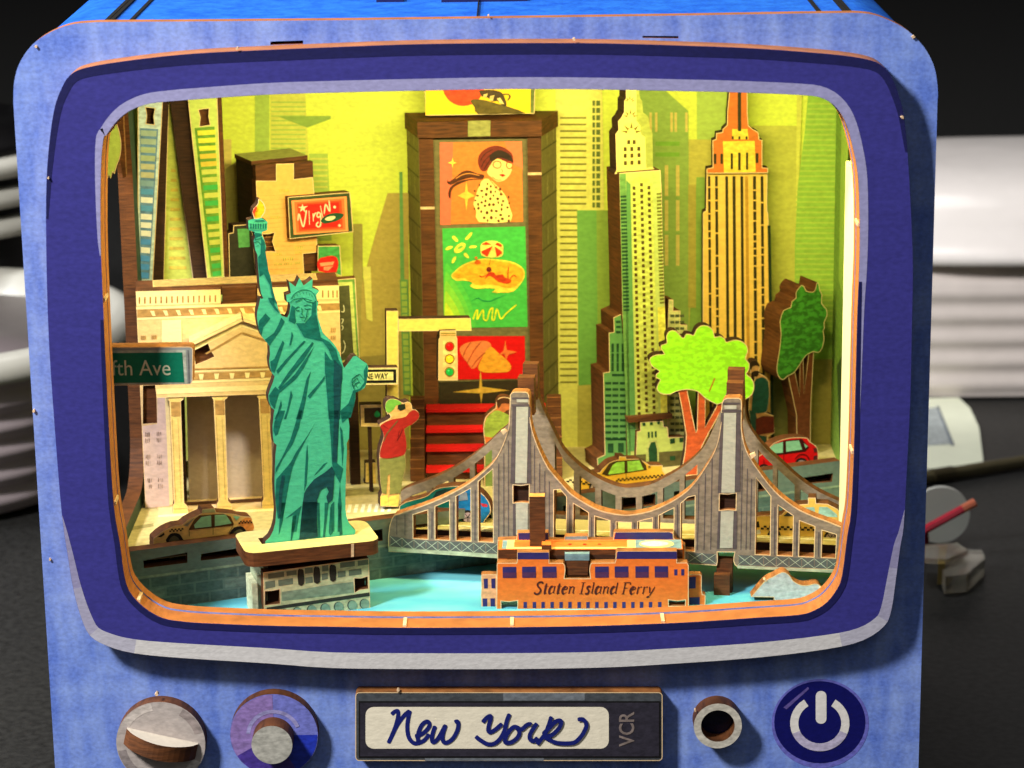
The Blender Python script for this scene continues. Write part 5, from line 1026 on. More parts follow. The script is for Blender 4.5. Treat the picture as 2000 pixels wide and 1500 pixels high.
D('sun_disc', b, TB, cr(V2('665,680 700,620 760,585 805,600 800,650 750,700 690,712'), 2), YS, 3); D('sun_mouth', b, TB, cr(V2('705,665 740,625 778,620 760,650'), 2), M((110, 190, 80), .5, name='sun_mouth_print'), 4)
um = D('parasol', b, TB, cr(V2('990,660 1000,600 1060,565 1130,560 1200,570 1260,610 1268,680 1250,750 1130,765 1010,745'), 2), M((248, 222, 110), .5, name='parasol_print'), 6)
D('parasol_stripe', um, TB, [V2('1140,622 1000,690 1010,715 1075,755'), V2('1160,625 1190,758 1255,715 1250,690'), V2('1005,605 1060,572 1130,612 1050,610'), V2('1165,605 1200,580 1250,610 1248,640')], M((222, 56, 22), .5, name='parasol_red_print'), 7, each=True)
ST('parasol_pole', b, TB, [V2('1118,765 1095,860')], 1.4, M((120, 80, 30), .5, name='pole_print'), 7, n=1)
RD2 = M((206, 62, 24), .5, name='swimmer_print')
D('swimmer_print', b, TB, [cr(V2('1040,1030 1075,960 1110,940 1160,950 1180,980 1260,970 1290,1010 1370,1040 1330,1085 1210,1060 1140,1005 1090,990'), 2)], RD2, 7)
D('swimmer_print', b, TB, [cr(V2('1060,910 1080,878 1115,885 1125,925 1085,940'), 2)], M((110, 34, 22), .5, name='swimmer_hair_print'), 8)
ST('swimmer_limb', b, TB, [V2('975,985 1010,1000 1060,980'), V2('1335,875 1325,960 1330,1040'), V2('1340,1040 1390,980 1430,1000')], 1.8, RD2, 8, n=3)
D('child_print', b, TB, [V2('910,830 940,790 985,800 1000,840 950,850'), circ(930, 503, 2.6, 2.6, 8)], M((222, 96, 26), .5, name='child_print'), 7, each=True)
ST('wave_line', b, TB, [V2('880,1300 960,1260 1010,1290 1100,1300 1200,1260 1310,1215')], 2.4, M((28, 150, 84), .5, name='wave_print'), 4, n=4, taper=True)
ST('scribble', b, TB, [U('1150,210 1180,120 1205,100 1200,210 1250,120 1275,100 1280,200 1320,215 1350,110 1390,70 1380,200 1410,210 1440,80 1480,190 1510,190 1560,130 1680,30')], 3.0, M((216, 224, 40), .5, name='scribble_print'), 4, n=4)
# poster 3: ice cream on red
cdd = bd('ice_cream_poster', pp('880,656 1025,656 1026,739 882,741'), M((214, 14, 18), .5, var=.08, name='poster_red_print'), 3)
D('scoop', cdd, TB, cr(U('985,590 1010,530 1090,490 1200,475 1290,470 1350,490 1370,540 1300,610 1240,700 1190,790 1130,810 1090,750 1040,690'), 2), M((232, 130, 76), .5, var=.12, name='scoop_print'), 4)
D('cone', cdd, TB, cr(U('1370,540 1450,610 1560,700 1615,780 1590,840 1500,855 1280,855 1210,800 1260,680 1300,600'), 2), M((232, 160, 50), .5, var=.2, name='cone_print'), 5)
ST('swirl_line', cdd, TB, [U('1120,490 1060,580 1030,660'), U('1250,480 1160,590 1080,740'), U('1300,610 1200,700 1130,800')], 1.8, M((190, 70, 40), .5, name='swirl_print'), 6, n=3)
D('glint', cdd, TB, U('1545,460 1560,580 1690,605 1580,640 1555,700 1530,630 1450,650 1520,590'), M((240, 120, 60), .5, name='glint_orange_print'), 6)
bd('dark_strip', pp('858,746 1040,741 1042,798 858,800'), M((50, 44, 26), .6, var=.2, name='dark_strip_print'), 3)
D('star_glint', tt, TB, [U('1240,820 1262,1030 1600,1075 1268,1110 1250,1240 1232,1110 900,1095 1225,1050')], M((206, 170, 70), .5, name='star_glint_print'), 5)
# roof billboard
TU = TT.back(.0040)
rb_ = B('roof_billboard', tt, TU, pp('829,140 1046,139 1044,222 1038,222 831,226'), .003, M((104, 118, 60), .6, name='roof_board_print'), WOOD)
D('roof_poster', tt, TU, pp('831,140 1037,139 1036,221 831,224.5'), M((250, 204, 36), .5, var=.04, name='poster_sun_yellow_print'), 1)
D('red_sun', tt, TU, circ(905, 166, 41, 41, 28), M((228, 74, 34), .5, name='red_sun_print'), 2)
D('cliff', tt, TU, cr(VV('870,240 900,210 1000,215 1100,235 1200,265 1330,300 1540,382 1300,386 960,390 920,310'), 2), M((96, 82, 30), .5, var=.3, name='cliff_print'), 3)
D('prowling_cat', tt, TU, [cr(VV('975,110 1010,100 1100,95 1190,105 1250,130 1290,200 1310,280 1280,300 1230,260 1190,230 1130,240 1080,190 1010,180'), 2), ], M((70, 52, 28), .5, var=.15, name='cat_print'), 4)
D('cat_marking', tt, TU, [VV('1030,150 1080,140 1060,190 1020,180'), VV('1110,170 1160,160 1140,230 1095,215'), VV('1190,200 1230,190 1280,270 1230,260')], M((240, 206, 130), .5, name='cat_pale_print'), 5, each=True)
ST('cat_tail', tt, TU, [VV('1260,150 1330,150 1350,180 1320,225')], 2.6, M((70, 52, 28), .5, var=.15, name='cat_print'), 5, n=3)
# red steps
RDS = M((214, 26, 26), .45, var=.05, name='red_step_print')
ys = [(905, 0), (864, .0028), (827, .0056), (787, .0084)]
Y0 = YT_ - 0.0125
xs0, xs1 = PY(833, 860, Y0 + .004).x, PY(1066, 860, Y0 + .004).x
zprev = ZS
for i, (yy, dd) in enumerate(ys):
    z = PY(880, yy + 11, Y0 + dd).z; P0 = Pl((0, Y0 + dd, 0))
    BX('riser', tt, P0, xs0, xs1, .0004, .0034, ZS + .0001, z - .0009, WOOD)
    BX('red_tread', tt, P0, xs0 - .0001, xs1 + .0001, -.0002, .0038, z - .0008, z, RDS)
zst2 = [PY(880, yy + 11, Y0 + dd).z for yy, dd in ys]
for x0, x1 in ((xs0 - .0036, xs0 - .0004), (xs1 + .0004, xs1 + .0036)):
    for i, (yy, dd) in enumerate(ys):
        z1 = zst2[i] + .0026
        sb_ = BX('stair_cheek', tt, Pl((0, Y0 + dd - .001, 0)), x0, x1, 0, .0028, ZS + .0001, z1, WOOD)
        for zq_ in (z1 - .0001, z1 - .0022):
            mesh('ply_line', sb_, [Vector((x, Y0 + dd - .00106, zq_ + dz)) for x, dz in ((x0, 0), (x1, 0), (x1, .0002), (x0, .0002))], [(0, 1, 2, 3)], WOODL)
# ================================================================== traffic light, signs
TLp = Pl(PZ(766, 968, ZS), 10)
tl = thing('traffic_light', 'cream traffic light on a pole with an arm left of the billboards', 'traffic light', TLp.pt(0, ZS))
YC = M((240, 214, 108), .55, var=.1, bump=.35, name='cream_yellow_print')
B('pole', tl, TLp, pp('754.5,607 777.5,607 778,622 778,647 780,964 757,968'), .0026, YC, WOODD)
B('arm', tl, TLp, pp('778.3,623 919,621 921,646 778.3,647'), .0026, YC, WOODD)
lh = B('lamp_housing', tl, TLp, pp('859,646 891,645 891,657 893,661 894,743 856,743 856.5,662 859,659'), .003, M((240, 186, 120), .5, var=.06, name='lamp_box_print'), WOODD, d=-.0012)
LHp = TLp.back(-.0012)
D('housing_line', lh, LHp, [rc(860, 650, 890, 652.5), rc(860, 654.5, 890, 656)], M((170, 150, 70), .5, name='housing_line_print'), 1)
D('housing_frame', lh, LHp, pp('865,664 890,664 890,738 865,738'), M((246, 204, 130), .5, name='housing_frame_print'), 1)
for cy_, col in ((676.4, (214, 24, 24)), (701, (246, 206, 40)), (726, (30, 170, 70))):
    D('lens_ring', lh, LHp, circ(878, cy_, 9.6, 9.6, 20), M((150, 96, 30), .5, name='lens_ring_print'), 2)
    D('lens', lh, LHp, circ(878, cy_, 7.6, 7.6, 18), M(col, .35, var=.05, name='lens_print'), 3); D('lens_spark', lh, LHp, circ(876, cy_ - 2.5, 2.2, 1.8, 8), M(tuple(min(255, v + 60) for v in col), .35, name='lens_spark_print'), 4)
OW = TLp.back(-.0030)
ow = thing('direction_sign', 'small black and white direction sign beside the statue tablet', 'sign', OW.pt(*OW.sh(745, 751)))
B('sign_board', ow, OW, pp('686,719 777,717.5 777.5,751 686,752'), .0024, M((238, 226, 150), .5, name='sign_white_print'), WOODD)
D('black_band', ow, OW, pp('688,722 774,721 774,747.5 688,748.5'), BLACK, 1); D('white_arrow', ow, OW, pp('692,727 768,726 768,742 692,743'), M((236, 222, 140), .5, name='sign_white_arrow_print'), 2)
TX('lettering', ow, OW, 'ONE WAY', (705, 740.5), (757.5, 739.5), 11.5, BLACK, 3, bold=.02)
cs = Pl(PZ(735, 962, ZS), 10)
sn = thing('crossing_signal', 'cream framed dark crossing signal left of the photographer', 'signal', cs.pt(0, ZS))
B('frame', sn, cs, pp('704,791 746,790 747,833 705,833'), .0026, M((238, 200, 126), .5, name='signal_frame_print'), WOODD)
D('screen', sn, cs, pp('711,797 744,796 745,826 712,826'), M((58, 40, 22), .5, var=.25, name='signal_dark_print'), 1); D('green_figure', sn, cs, cr(pp('731,808 736,802 741,806 742,812 736,815 732,813'), 2), M((40, 170, 80), .5, name='signal_green_print'), 2)
BX('post', sn, cs, cs.sh(722, 900)[0], cs.sh(728, 900)[0], .0004, .0022, ZS + .0001, cs.sh(725, 832)[1] + .0005, WOODD)
cm = Pl(PZ(724, 945, ZS), 10)
cmb = thing('cream_bollard', 'short cream block on the pavement left of the photographer', 'bollard', cm.pt(0, ZS))
B('bollard_board', cmb, cm, pp('714,904 734,903 735,948 724,948 724,942 714,942'), .0026, M((240, 204, 110), .5, name='cream_block_print'), WOODD)
B('bollard_foot', cmb, cm, pp('712,941 730,940 730,950 712,950'), .0026, WOODD, WOODD, d=.0006)
# ================================================================== people
HP = Pl(PZ(768, 995, ZS), 14)
Mq = lambda t: zz(690, 750, t)
ph = thing('person', 'person in red jacket and green cap raising a camera to the face', 'person', HP.pt(0, ZS), 'people')
B('body', ph, HP, cr(Mq('390,290 400,220 450,182 520,185 570,210 610,232 660,214 702,232 716,275 722,308 758,312 792,342 806,390 790,432 740,480 680,512 624,545 640,640 650,760 634,862 642,1000 604,1150 582,1250 560,1345'), 2, False) + Mq('566,1400 548,1500 330,1492 332,1372 352,1330 330,1200 320,1000') + cr(Mq('316,890 330,780 372,640 342,540 320,510 332,480 372,460 452,412 442,372 402,342'), 2, False), .0028, M((226, 176, 104), .55, name='skin_print'), WOODD)
D('cap', ph, HP, cr(Mq('392,290 402,225 450,186 520,190 572,214 585,245 520,262 500,300 440,352 405,335'), 2), M((112, 174, 66), .55, var=.14, name='green_cap_print'), 1)
D('camera', ph, HP, Mq('545,255 630,240 636,300 575,325 540,300'), M((34, 44, 30), .5, name='camera_print'), 2)
D('jacket', ph, HP, cr(Mq('326,510 380,470 470,430 550,418 640,395 680,345 740,312 790,345 802,390 780,435 700,500 622,545 638,640 648,760 625,850 540,885 420,905 325,885 335,780 374,640 345,550'), 2), M((168, 36, 30), .55, var=.14, name='red_jacket_print'), 3)
ST('strap', ph, HP, [Mq('545,440 460,540 400,620 370,700')], 2.2, M((96, 84, 50), .5, name='strap_print'), 4, n=3)
ST('fold_line', ph, HP, [Mq('600,545 570,620 530,690'), Mq('560,560 545,640'), Mq('360,500 420,540')], 1.6, M((104, 18, 18), .5, name='jacket_line_print'), 4, n=3)
D('trousers', ph, HP, [Mq('320,905 420,915 540,895 630,868 640,1000 602,1150 575,1330 440,1345 450,1100 420,1110 405,1345 352,1330 332,1200 322,1000')], M((136, 138, 74), .55, var=.2, name='olive_trousers_print'), 2)
D('shoe', ph, HP, [Mq('330,1372 420,1350 425,1480 335,1488'), Mq('432,1380 560,1345 562,1400 545,1492 432,1488')], M((240, 214, 100), .55, name='pale_shoe_print'), 1, each=True)
P2 = Pl((0, Y0 - .0045, 0), 4)
p2_ = thing('person', 'person in speckled green shirt partly hidden by the left bridge tower', 'person', P2.pt(P2.sh(980, 900)[0], ZS), 'people')
zf = ZS
B('body', p2_, P2, cr(pp('969,786 974,778 984,775 996,778 1003,786 1006,800 1010,812 1016,840 1014,870'), 2, False) + [(1012, 880), (1016, 952), (946, 956)] + cr(pp('946,880 947,865 944,838 948,815 960,803 968,797'), 2, False), .0026, M((196, 110, 60), .55, name='tan_skin_print'), WOOD)
D('hair', p2_, P2, cr(pp('970,784 976,779 990,777 1000,784 994,788 980,788 974,798'), 2), M((70, 40, 20), .55, name='brown_hair_print'), 1); D('beard', p2_, P2, cr(pp('984,806 994,800 1004,802 1002,812 990,816'), 2), M((90, 50, 24), .55, name='beard_print'), 1)
D('shirt', p2_, P2, cr(pp('946,838 950,817 962,805 970,801 985,806 1000,816 1012,840 1008,862 960,862 948,852'), 2), M((150, 168, 64), .55, var=.3, name='speckled_shirt_print'), 2)
D('waist_bag', p2_, P2, pp('946,852 960,854 1000,850 1000,868 950,869'), M((212, 108, 50), .55, name='orange_bag_print'), 3); D('trousers', p2_, P2, pp('948,869 1004,866 1008,950 948,954'), M((120, 140, 74), .55, name='green_trousers_print'), 3)
P3 = Pl(PZ(1488, 888, ZS), 12)
p3_ = thing('person', 'bearded person in dark green suit holding a brown briefcase', 'person', P3.pt(0, ZS), 'people')
B('body', p3_, P3, cr(pp('1464,712 1470,704 1479,705 1484,716 1482,728 1493,734 1501,744 1503,772 1499,800 1495,806'), 2, False) + pp('1511,812 1513,845 1500,852 1499,890 1476,890 1474,852 1467,830') + cr(pp('1462,800 1464,770 1470,750 1474,737 1465,728'), 2, False), .0026, M((196, 146, 90), .55, name='tan_skin_print2'), WOODD)
D('hair', p3_, P3, cr(pp('1464,712 1470,704 1479,705 1484,716 1478,714 1470,716 1466,724'), 2), M((44, 28, 14), .55, name='dark_hair_print2'), 1); D('beard', p3_, P3, cr(pp('1467,728 1476,724 1483,726 1479,735 1472,735'), 2), M((40, 26, 14), .55, name='dark_beard_print'), 1)
D('suit', p3_, P3, cr(pp('1473,746 1482,738 1490,737 1500,745 1502,772 1498,800 1490,806 1470,806 1468,790'), 2), M((30, 82, 70), .55, name='suit_print'), 2); D('suit_leg', p3_, P3, pp('1463,800 1476,806 1484,850 1497,852 1497,888 1478,888 1474,850 1466,826'), M((34, 74, 66), .55, name='suit_leg_print'), 1)
D('briefcase', p3_, P3, pp('1476,818 1490,812 1511,813 1512,844 1476,850'), M((96, 32, 20), .55, name='briefcase_print'), 3)
# ================================================================== stepped skyscraper with sunburst crown
CHp = Pl(PZ(1270, 912, ZS), 18)
ch = thing('sunburst_skyscraper', 'pale stepped skyscraper with sunburst crown and thick brown side', 'skyscraper', CHp.pt(0, ZS, .004))
CY_ = M((236, 226, 124), .55, var=.07, name='crown_yellow_print'); CG1 = M((192, 206, 112), .55, var=.1, name='shaft_green_print'); CG2 = M((96, 150, 84), .55, var=.1, name='wing_green_print'); CG3 = M((30, 74, 44), .55, name='window_dark_green_print'); CB_ = M((88, 70, 26), .55, name='window_brown_print')
Wq = lambda t: zz(1120, 160, t); Xq = lambda t: zz(1110, 380, t); Yq = lambda t: zz(1110, 600, t)
THK = .0084
crn = pp('1222,150 1248,150 1249,192 1254,197 1256,220 1261,223 1267,230 1269,250 1274,259 1275,326 1280,334 1200,340 1204,332 1202,262 1208,254 1207,237 1213,230 1216,224 1219,219 1219,197 1222.5,192')
B('crown', ch, CHp, crn, .0042, CY_, WOODD, d=.0014)
CRp = CHp.back(.0014)
D('crown_shade', ch, CRp, pp('1243,150 1248,150 1249,192 1254,197 1256,220 1261,223 1267,230 1269,250 1274,259 1275,326 1262,328 1260,268 1252,262 1250,245 1243,236'), M((170, 178, 84), .55, var=.15, name='crown_shade_print'), 1)
for (cx, cy, r) in ((1233, 259, 21), (1231, 228, 15), (1230, 198, 11)):
    D('sunburst', ch, CRp, [[(cx + .42 * r * math.cos(math.radians(a_ - 17)), cy + .42 * r * math.sin(math.radians(a_ - 17))), (cx + r * math.cos(math.radians(a_)), cy + r * math.sin(math.radians(a_))), (cx + .42 * r * math.cos(math.radians(a_ + 17)), cy + .42 * r * math.sin(math.radians(a_ + 17)))] for a_ in (-170, -135, -90, -45, -10)], M((128, 110, 40), .55, name='sunburst_print'), 2, each=True)
D('crown_window', ch, CRp, [rc(1120 + x / 6.25, 160 + y / 6.25, 1120 + (x + 36) / 6.25, 160 + (y + 50) / 6.25) for x, y in ((655, 708), (722, 708), (612, 795), (692, 793), (778, 790), (612, 875), (694, 873), (780, 868), (614, 965), (694, 960), (782, 955))], CB_, 2, each=True)
shf = pp('1209.5,338 1290,332') + Xq('1140,0 1150,500 1165,1000 1175,1340') + Yq('1180,0 1200,700 1215,1310') + pp('1307,905 1226,912 1224,700') + Xq('660,1500 645,700')
B('shaft', ch, CHp, shf, .0082, CG1, WOOD, d=0)
D('left_strip', ch, CHp, pp('1210,340 1222,339 1232,905 1226,908 1216,620'), M((110, 158, 84), .55, name='shaft_strip_print'), 1)
D('dark_fold', ch, CHp, pp('1223,352 1231,360 1241,820 1243,880 1228,882 1222,620'), CG2, 1)
D('louvre', ch, CHp, [[(1211.5 + i * .19, 382 + i * 7.15), (1223 + i * .19, 381.5 + i * 7.15), (1223 + i * .19, 385.5 + i * 7.15), (1211.5 + i * .19, 386 + i * 7.15)] for i in range(32)], CG3, 2)
D('arch_band', ch, CHp, cr(pp('1232,362 1238,350 1252,345 1266,348 1274,360'), 3, False) + pp('1286,812 1245,816'), M((206, 214, 104), .55, name='arch_print'), 2)
D('shaft_window', ch, CHp, [rc(1235 + c_ * 14.6 + j * .262, 364 + j * 11.3 - c_ * .6 - (6 if c_ == 1 else 0), 1240.6 + c_ * 14.6 + j * .262, 370.4 + j * 11.3 - c_ * .6 - (6 if c_ == 1 else 0)) for j in range(40) for c_ in range(3)], CB_, 3)
D('right_louvre', ch, CHp, [[(1282 + i * .2, 377 + i * 6.85), (1291 + i * .2, 376 + i * 6.85), (1291 + i * .2, 379.5 + i * 6.85), (1282 + i * .2, 380.5 + i * 6.85)] for i in range(32)], M((120, 120, 46), .55, name='right_louvre_print'), 3)
D('bright_edge', ch, CHp, pp('1284,600 1298,598 1303,806 1290,810'), M((240, 226, 90), .55, name='bright_edge_print'), 3)
# left wing with stepped side, right wing, base
lwg = pp('1216,612 1228,612 1232,918 1168,922 1166,895 1181,888 1178,728 1190,726 1189,650 1199,648 1198,620')
B('left_wing', ch, CHp, lwg, THK, CG2, WOOD, d=.0009)
WGp = CHp.back(.0009)
wins = [rc(x, y, x + 11.5, y + 4.8) for y in [746 + 12 * i for i in range(10)] for x in (1182, 1196, 1210.5)] + [rc(x, y, x + 4.6, y + 17) for y in (671, 690, 708) for x in (1194, 1204, 1214)] + [rc(x, y, x + 9, y + 5) for y in (626, 636, 646) for x in (1203, 1214)]
D('wing_window', ch, WGp, wins, CG3, 1)
D('wing_band', ch, WGp, [rc(1195, 730, 1221, 735), rc(1186, 856, 1238, 860)], CG3, 1, each=True)
D('shop_window', ch, WGp, [rc(1187, 866, 1198, 884), rc(1207, 865, 1218, 883), rc(1227, 864, 1238, 882)], CG3, 1, each=True)
rwg = pp('1302,700 1306,585 1315,585 1315,607 1329,607 1329,634 1342,634 1342,650 1346,652 1344,800 1340,920 1300,922')
B('right_wing', ch, CHp, rwg, .004, M((206, 204, 132), .55, name='right_wing_print'), WOOD, d=.0012)
D('wing_window', ch, CHp.back(.0012), [rc(x, y, x + 8, y + 5.5) for y in [614 + 12.4 * i for i in range(20)] for x in (1309, 1318.5, 1328)], M((84, 92, 60), .55, name='right_window_print'), 1)
B('ledge', ch, CHp, pp('1226,815 1313,808 1313,817 1228,826'), .002, WOOD, WOOD, d=-.0014)
B('entrance_board', ch, CHp, Zs_ if False else zz(1100, 790, '900,330 940,320 940,215 1220,200 1230,270 1275,275 1285,400 1470,395 1460,800 880,830'), .0024, CG1, WOOD, d=-.0012)
ENp = CHp.back(-.0012); EQ = lambda t: zz(1100, 790, t)
D('base_course', ch, ENp, EQ('885,615 1010,605 1010,700 1165,690 1165,580 1462,560 1458,800 882,830'), M((96, 90, 52), .55, name='base_course_print'), 1)
D('door', ch, ENp, EQ('1045,700 1038,540 1070,460 1120,455 1142,540 1148,695'), CG3, 3); D('door_frame', ch, ENp, EQ('1026,700 1015,530 1050,440 1135,435 1165,530 1168,694'), M((190, 196, 120), .55, name='door_frame_print'), 2)
D('entry_window', ch, ENp, [EQ(q) for q in ('965,222 1000,220 1002,256 968,258', '1055,215 1090,212 1092,248 1058,250', '1145,205 1178,202 1180,238 1148,240', '1030,335 1052,332 1052,405 1032,408', '1072,330 1094,328 1094,402 1074,404', '1116,325 1138,322 1138,398 1118,400', '1300,420 1360,410 1362,470 1305,478', '1415,405 1465,400 1465,455 1420,460', '1300,630 1365,625 1366,680 1302,684')], CG3, 2, each=True)
for x, y in ((1176, 352), (1177, 727), (1172, 745), (1165, 657), (1166, 852)): pass
# ================================================================== tall pillar-striped skyscraper
EMp = Pl(PZ(1440, 880, ZS), 2)
em = thing('striped_skyscraper', 'tall yellow skyscraper with vertical dark stripes and orange crown', 'skyscraper', EMp.pt(0, ZS, .003))
EY = M((236, 190, 90), .55, var=.09, name='pillar_yellow_print'); EO = M((212, 112, 44), .55, var=.12, name='crown_orange_print'); ED = M((52, 46, 16), .55, var=.2, name='stripe_dark_print')
B('shaft', em, EMp, pp('1380,338 1499,337 1498,412 1500,415 1501,430 1507,880 1372,884 1373,415 1379,411'), .003, EY, WOODD)
crn2 = pp('1428,140 1456,140 1460,183 1460,220 1462,245 1470,252 1481,258 1483,272 1489,274 1489,327 1500,328 1500,338 1380,339 1380,329 1392,327 1391.5,274 1398,272 1399,260 1411,258 1411.6,252 1420,244 1420.4,220 1424,183')
B('crown', em, EMp, crn2, .003, EO, WOODD, d=-.0010)
ECp = EMp.back(-.0010)
D('crown_light', em, ECp, [pp('1412,276 1474,275 1476,336 1414,337'), pp('1430,252 1460,252 1462,272 1430,272')], M((246, 206, 70), .55, name='crown_glow_print'), 1)
D('spire_slit', em, ECp, pp('1440.5,140 1447,140 1447.5,256 1441,256'), ED, 2)
D('crown_slit', em, ECp, [rc(1427, 299, 1431.5, 330), rc(1441.5, 298, 1446.5, 332), rc(1457, 298, 1461, 331), rc(1394, 300, 1399, 320), rc(1407, 300, 1412, 320), rc(1476, 299, 1481, 318), rc(1429, 266, 1433, 272), rc(1442, 266, 1446, 272), rc(1456, 266, 1460, 272)], ED, 2, each=True)
for x0, x1 in ((1383, 1388), (1397, 1402.5), (1417, 1422.5), (1431, 1437), (1446.5, 1452), (1471, 1477), (1486, 1491.5)):
    y0 = 344; q = [(x0, y0), (x1, y0), (x1 + 9, 878), (x0 + 9, 878)]
    q = [(x0 - .5, y0), (x1 - .5, y0), (x1 + 3.5, 878), (x0 + 3.5, 878)]
    D('dark_stripe', em, EMp, q, ED, 1)
    if x0 in (1383, 1397, 1471, 1486):
        rr2 = random.Random(int(x0)); y = 350
        tk = []
        while y < 700:
            y += rr2.choice((14, 20, 26, 44)); tk.append([(x0 - .5 + (y - 344) * .0075, y), (x1 - .5 + (y - 344) * .0075, y), (x1 - .5 + (y - 344) * .0075, y + 2.6), (x0 - .5 + (y - 344) * .0075, y + 2.6)])
        D('sill_mark', em, EMp, tk, EY, 2)
D('mid_stripe', em, EMp, pp('1455,344 1461,344 1466,878 1460,878'), M((190, 140, 50), .55, var=.2, name='pillar_shade_print'), 1)
D('edge_stripe', em, EMp, pp('1499,440 1505,440 1512,878 1506,878'), M((30, 50, 26), .55, name='edge_green_print'), 2)
# ================================================================== trees
T1p = Pl(PZ(1347, 928, ZS), 6)
tr = thing('bright_tree', 'flat cut-out tree with bright lime crown and orange forked trunk', 'tree', T1p.pt(0, ZS), 'cut-out trees')
can = pp('1267.6,704 1273,696 1284,692 1297,691 1291,682 1291,674 1302,670 1301,660 1302,654 1308,646 1320,646 1331,658 1336,659 1340,652 1350,653 1355,654 1360,643 1369,636 1382,636 1393,645 1396,658 1406,656 1416,662 1419,668 1432,664 1446,665 1458,674 1461,687 1456,700 1464,710 1462,724 1458,730 1467,738 1473,751 1470,769 1456,780 1440,786 1412,786 1400,790 1376,777 1363,765 1341,761 1320,765 1310,770 1294,770 1283.6,763 1283,754 1289,742 1281,738 1281,731 1287.6,725 1275,717')
B('crown', tr, T1p, cr(can, 2), .003, M((166, 250, 44), .55, var=.2, kind='leaf', bump=.3, name='lime_foliage_print'), WOODD)
B('trunk', tr, T1p, pp('1322,750 1342,750 1343,765 1356,830 1359,845 1361,840 1363,765 1378,765 1377,835 1396,800 1404,782 1414,782 1410,800 1385,845 1372,870 1364,895 1362,935 1328,938 1338,880 1340,850 1332,800'), .0026, M((198, 86, 42), .6, var=.25, bump=.4, name='orange_bark_print'), WOODD, d=.0003)
ST('branch_print', tr, T1p, [pp('1385,765 1392,748 1396,738')], 2.4, M((190, 110, 40), .55, name='branch_print'), 1, n=3)
T2p = Pl(PZ(1566, 894, ZS), 24)
tr2 = thing('dark_tree', 'dark green cut-out tree turned sideways with thick brown edge at right', 'tree', T2p.pt(0, ZS), 'cut-out trees')
can2 = pp('1557,566 1565,557 1571,560 1575,568 1586,570 1592,566 1595,552 1599,554 1602,568 1606,576 1605,592 1614,603 1616,616 1610,630 1611,640 1608,647 1610,660 1608,673 1603,686 1595,689 1589,687 1582,690 1574,695 1566,706 1560,716 1550,729 1538,735 1530,742 1522,738 1517,726 1518,708 1522,684 1525,652 1523,628 1530,606 1544,600 1546,589 1554,582 1554,573')
B('crown', tr2, T2p, cr(can2, 2), .0074, M((74, 150, 50), .6, var=.4, kind='leaf', bump=.3, name='dark_foliage_print'), WOOD)
B('trunk', tr2, T2p, pp('1537,725 1552,722 1562,775 1562,690 1569,690 1570,770 1580,685 1590,682 1584,790 1583,866 1556,870 1555,810'), .004, M((112, 58, 34), .6, var=.2, name='brown_bark_print'), WOOD, d=.0003)
# ================================================================== desk and the things behind the case
ZD = -0.0942
struct('desk', [Vector((x, y, ZD)) for x, y in ((-1.5, -0.3), (1.5, -0.3), (1.5, 1.6), (-1.5, 1.6))], [(0, 1, 2, 3)], M((34, 34, 33), .5, var=.5, bump=.5, kind='desk', name='black_desk_laminate'))
def lathe(name, par, c, prof, m, n=64, label=None, sq=2.0, w=1.0):
    def sp(i):
        a, b = math.cos(2 * math.pi * i / n), math.sin(2 * math.pi * i / n); k = (abs(a) ** sq + abs(b) ** sq) ** (-1 / sq); return a * k, b * k
    V = [Vector((c[0] + (r_ + (w - 1) * .05 * min(1, r_ / .03)) * sp(i)[0], c[1] + r_ * sp(i)[1], z)) for r_, z in prof for i in range(n)]
    Fc = [(k * n + i, k * n + (i + 1) % n, (k + 1) * n + (i + 1) % n, (k + 1) * n + i) for k in range(len(prof) - 1) for i in range(n)]
    if prof[-1][0] > 1e-6: Fc.append(tuple((len(prof) - 1) * n + i for i in range(n)))
    o = mesh(name, par, V, Fc, m, label=label, smooth=True); return o
PLW = M((200, 190, 184), .35, var=.05, bump=0, kind='plain', name='white_plastic'); PLC = M((176, 174, 164), .3, var=.03, bump=0, kind='plain', name='cream_plastic'); PLB = M((14, 13, 14), .4, var=.1, bump=0, kind='plain', name='black_plastic')
def ribs(r0, r1, z0, z1, n, a):
    return [(r0 + (r1 - r0) * (i / (n * 6)) + a * (0.5 - 0.5 * math.cos(math.pi * i / 3)), z0 + (z1 - z0) * i / (n * 6)) for i in range(n * 6 + 1)]
c1 = (-0.170, 0.242)
bw = thing('ribbed_bowl', 'white ribbed plastic bowl on the desk left of the case', 'bowl', (*c1, ZD))
lathe('bowl_body', bw, c1, [(.0405, ZD + .0003)] + ribs(.045, .057, ZD + .002, -.054, 5, .0022) + [(.0580, -.0525), (.0615, -.0505)], M((158, 146, 150), .4, var=.05, bump=0, kind='plain', name='lilac_white_plastic'))
lathe('rim', bw, c1, [(.0576, -.0521), (.0625, -.0505), (.0630, -.0480), (.0612, -.0447), (.0575, -.0432), (.0540, -.0450), (.0510, -.060), (.040, -.078), (.02, -.084)], PLC)
c2 = (-0.192, 0.335)
st = thing('stacked_tub', 'dark tub with white rims stacked behind the bowl at far left', 'tub', (*c2, ZD))
lathe('tub_body', st, c2, [(.044, ZD + .0003), (.052, -.034), (.050, -.030)], PLB)
for z in (-.0305, -.0215, -.0125):
    lathe('white_rim', st, c2, [(.051, z - .0030), (.0565, z - .0026), (.0575, z), (.0560, z + .0022), (.0520, z + .0026)], PLC)
    lathe('dark_gap', st, c2, [(.0505, z + .0026), (.0510, z + .0060)], PLB)
c3 = (0.176, 0.372)
tb = thing('lidded_tub', 'white ribbed tub with domed lid on the desk right of the case', 'tub', (*c3, ZD))
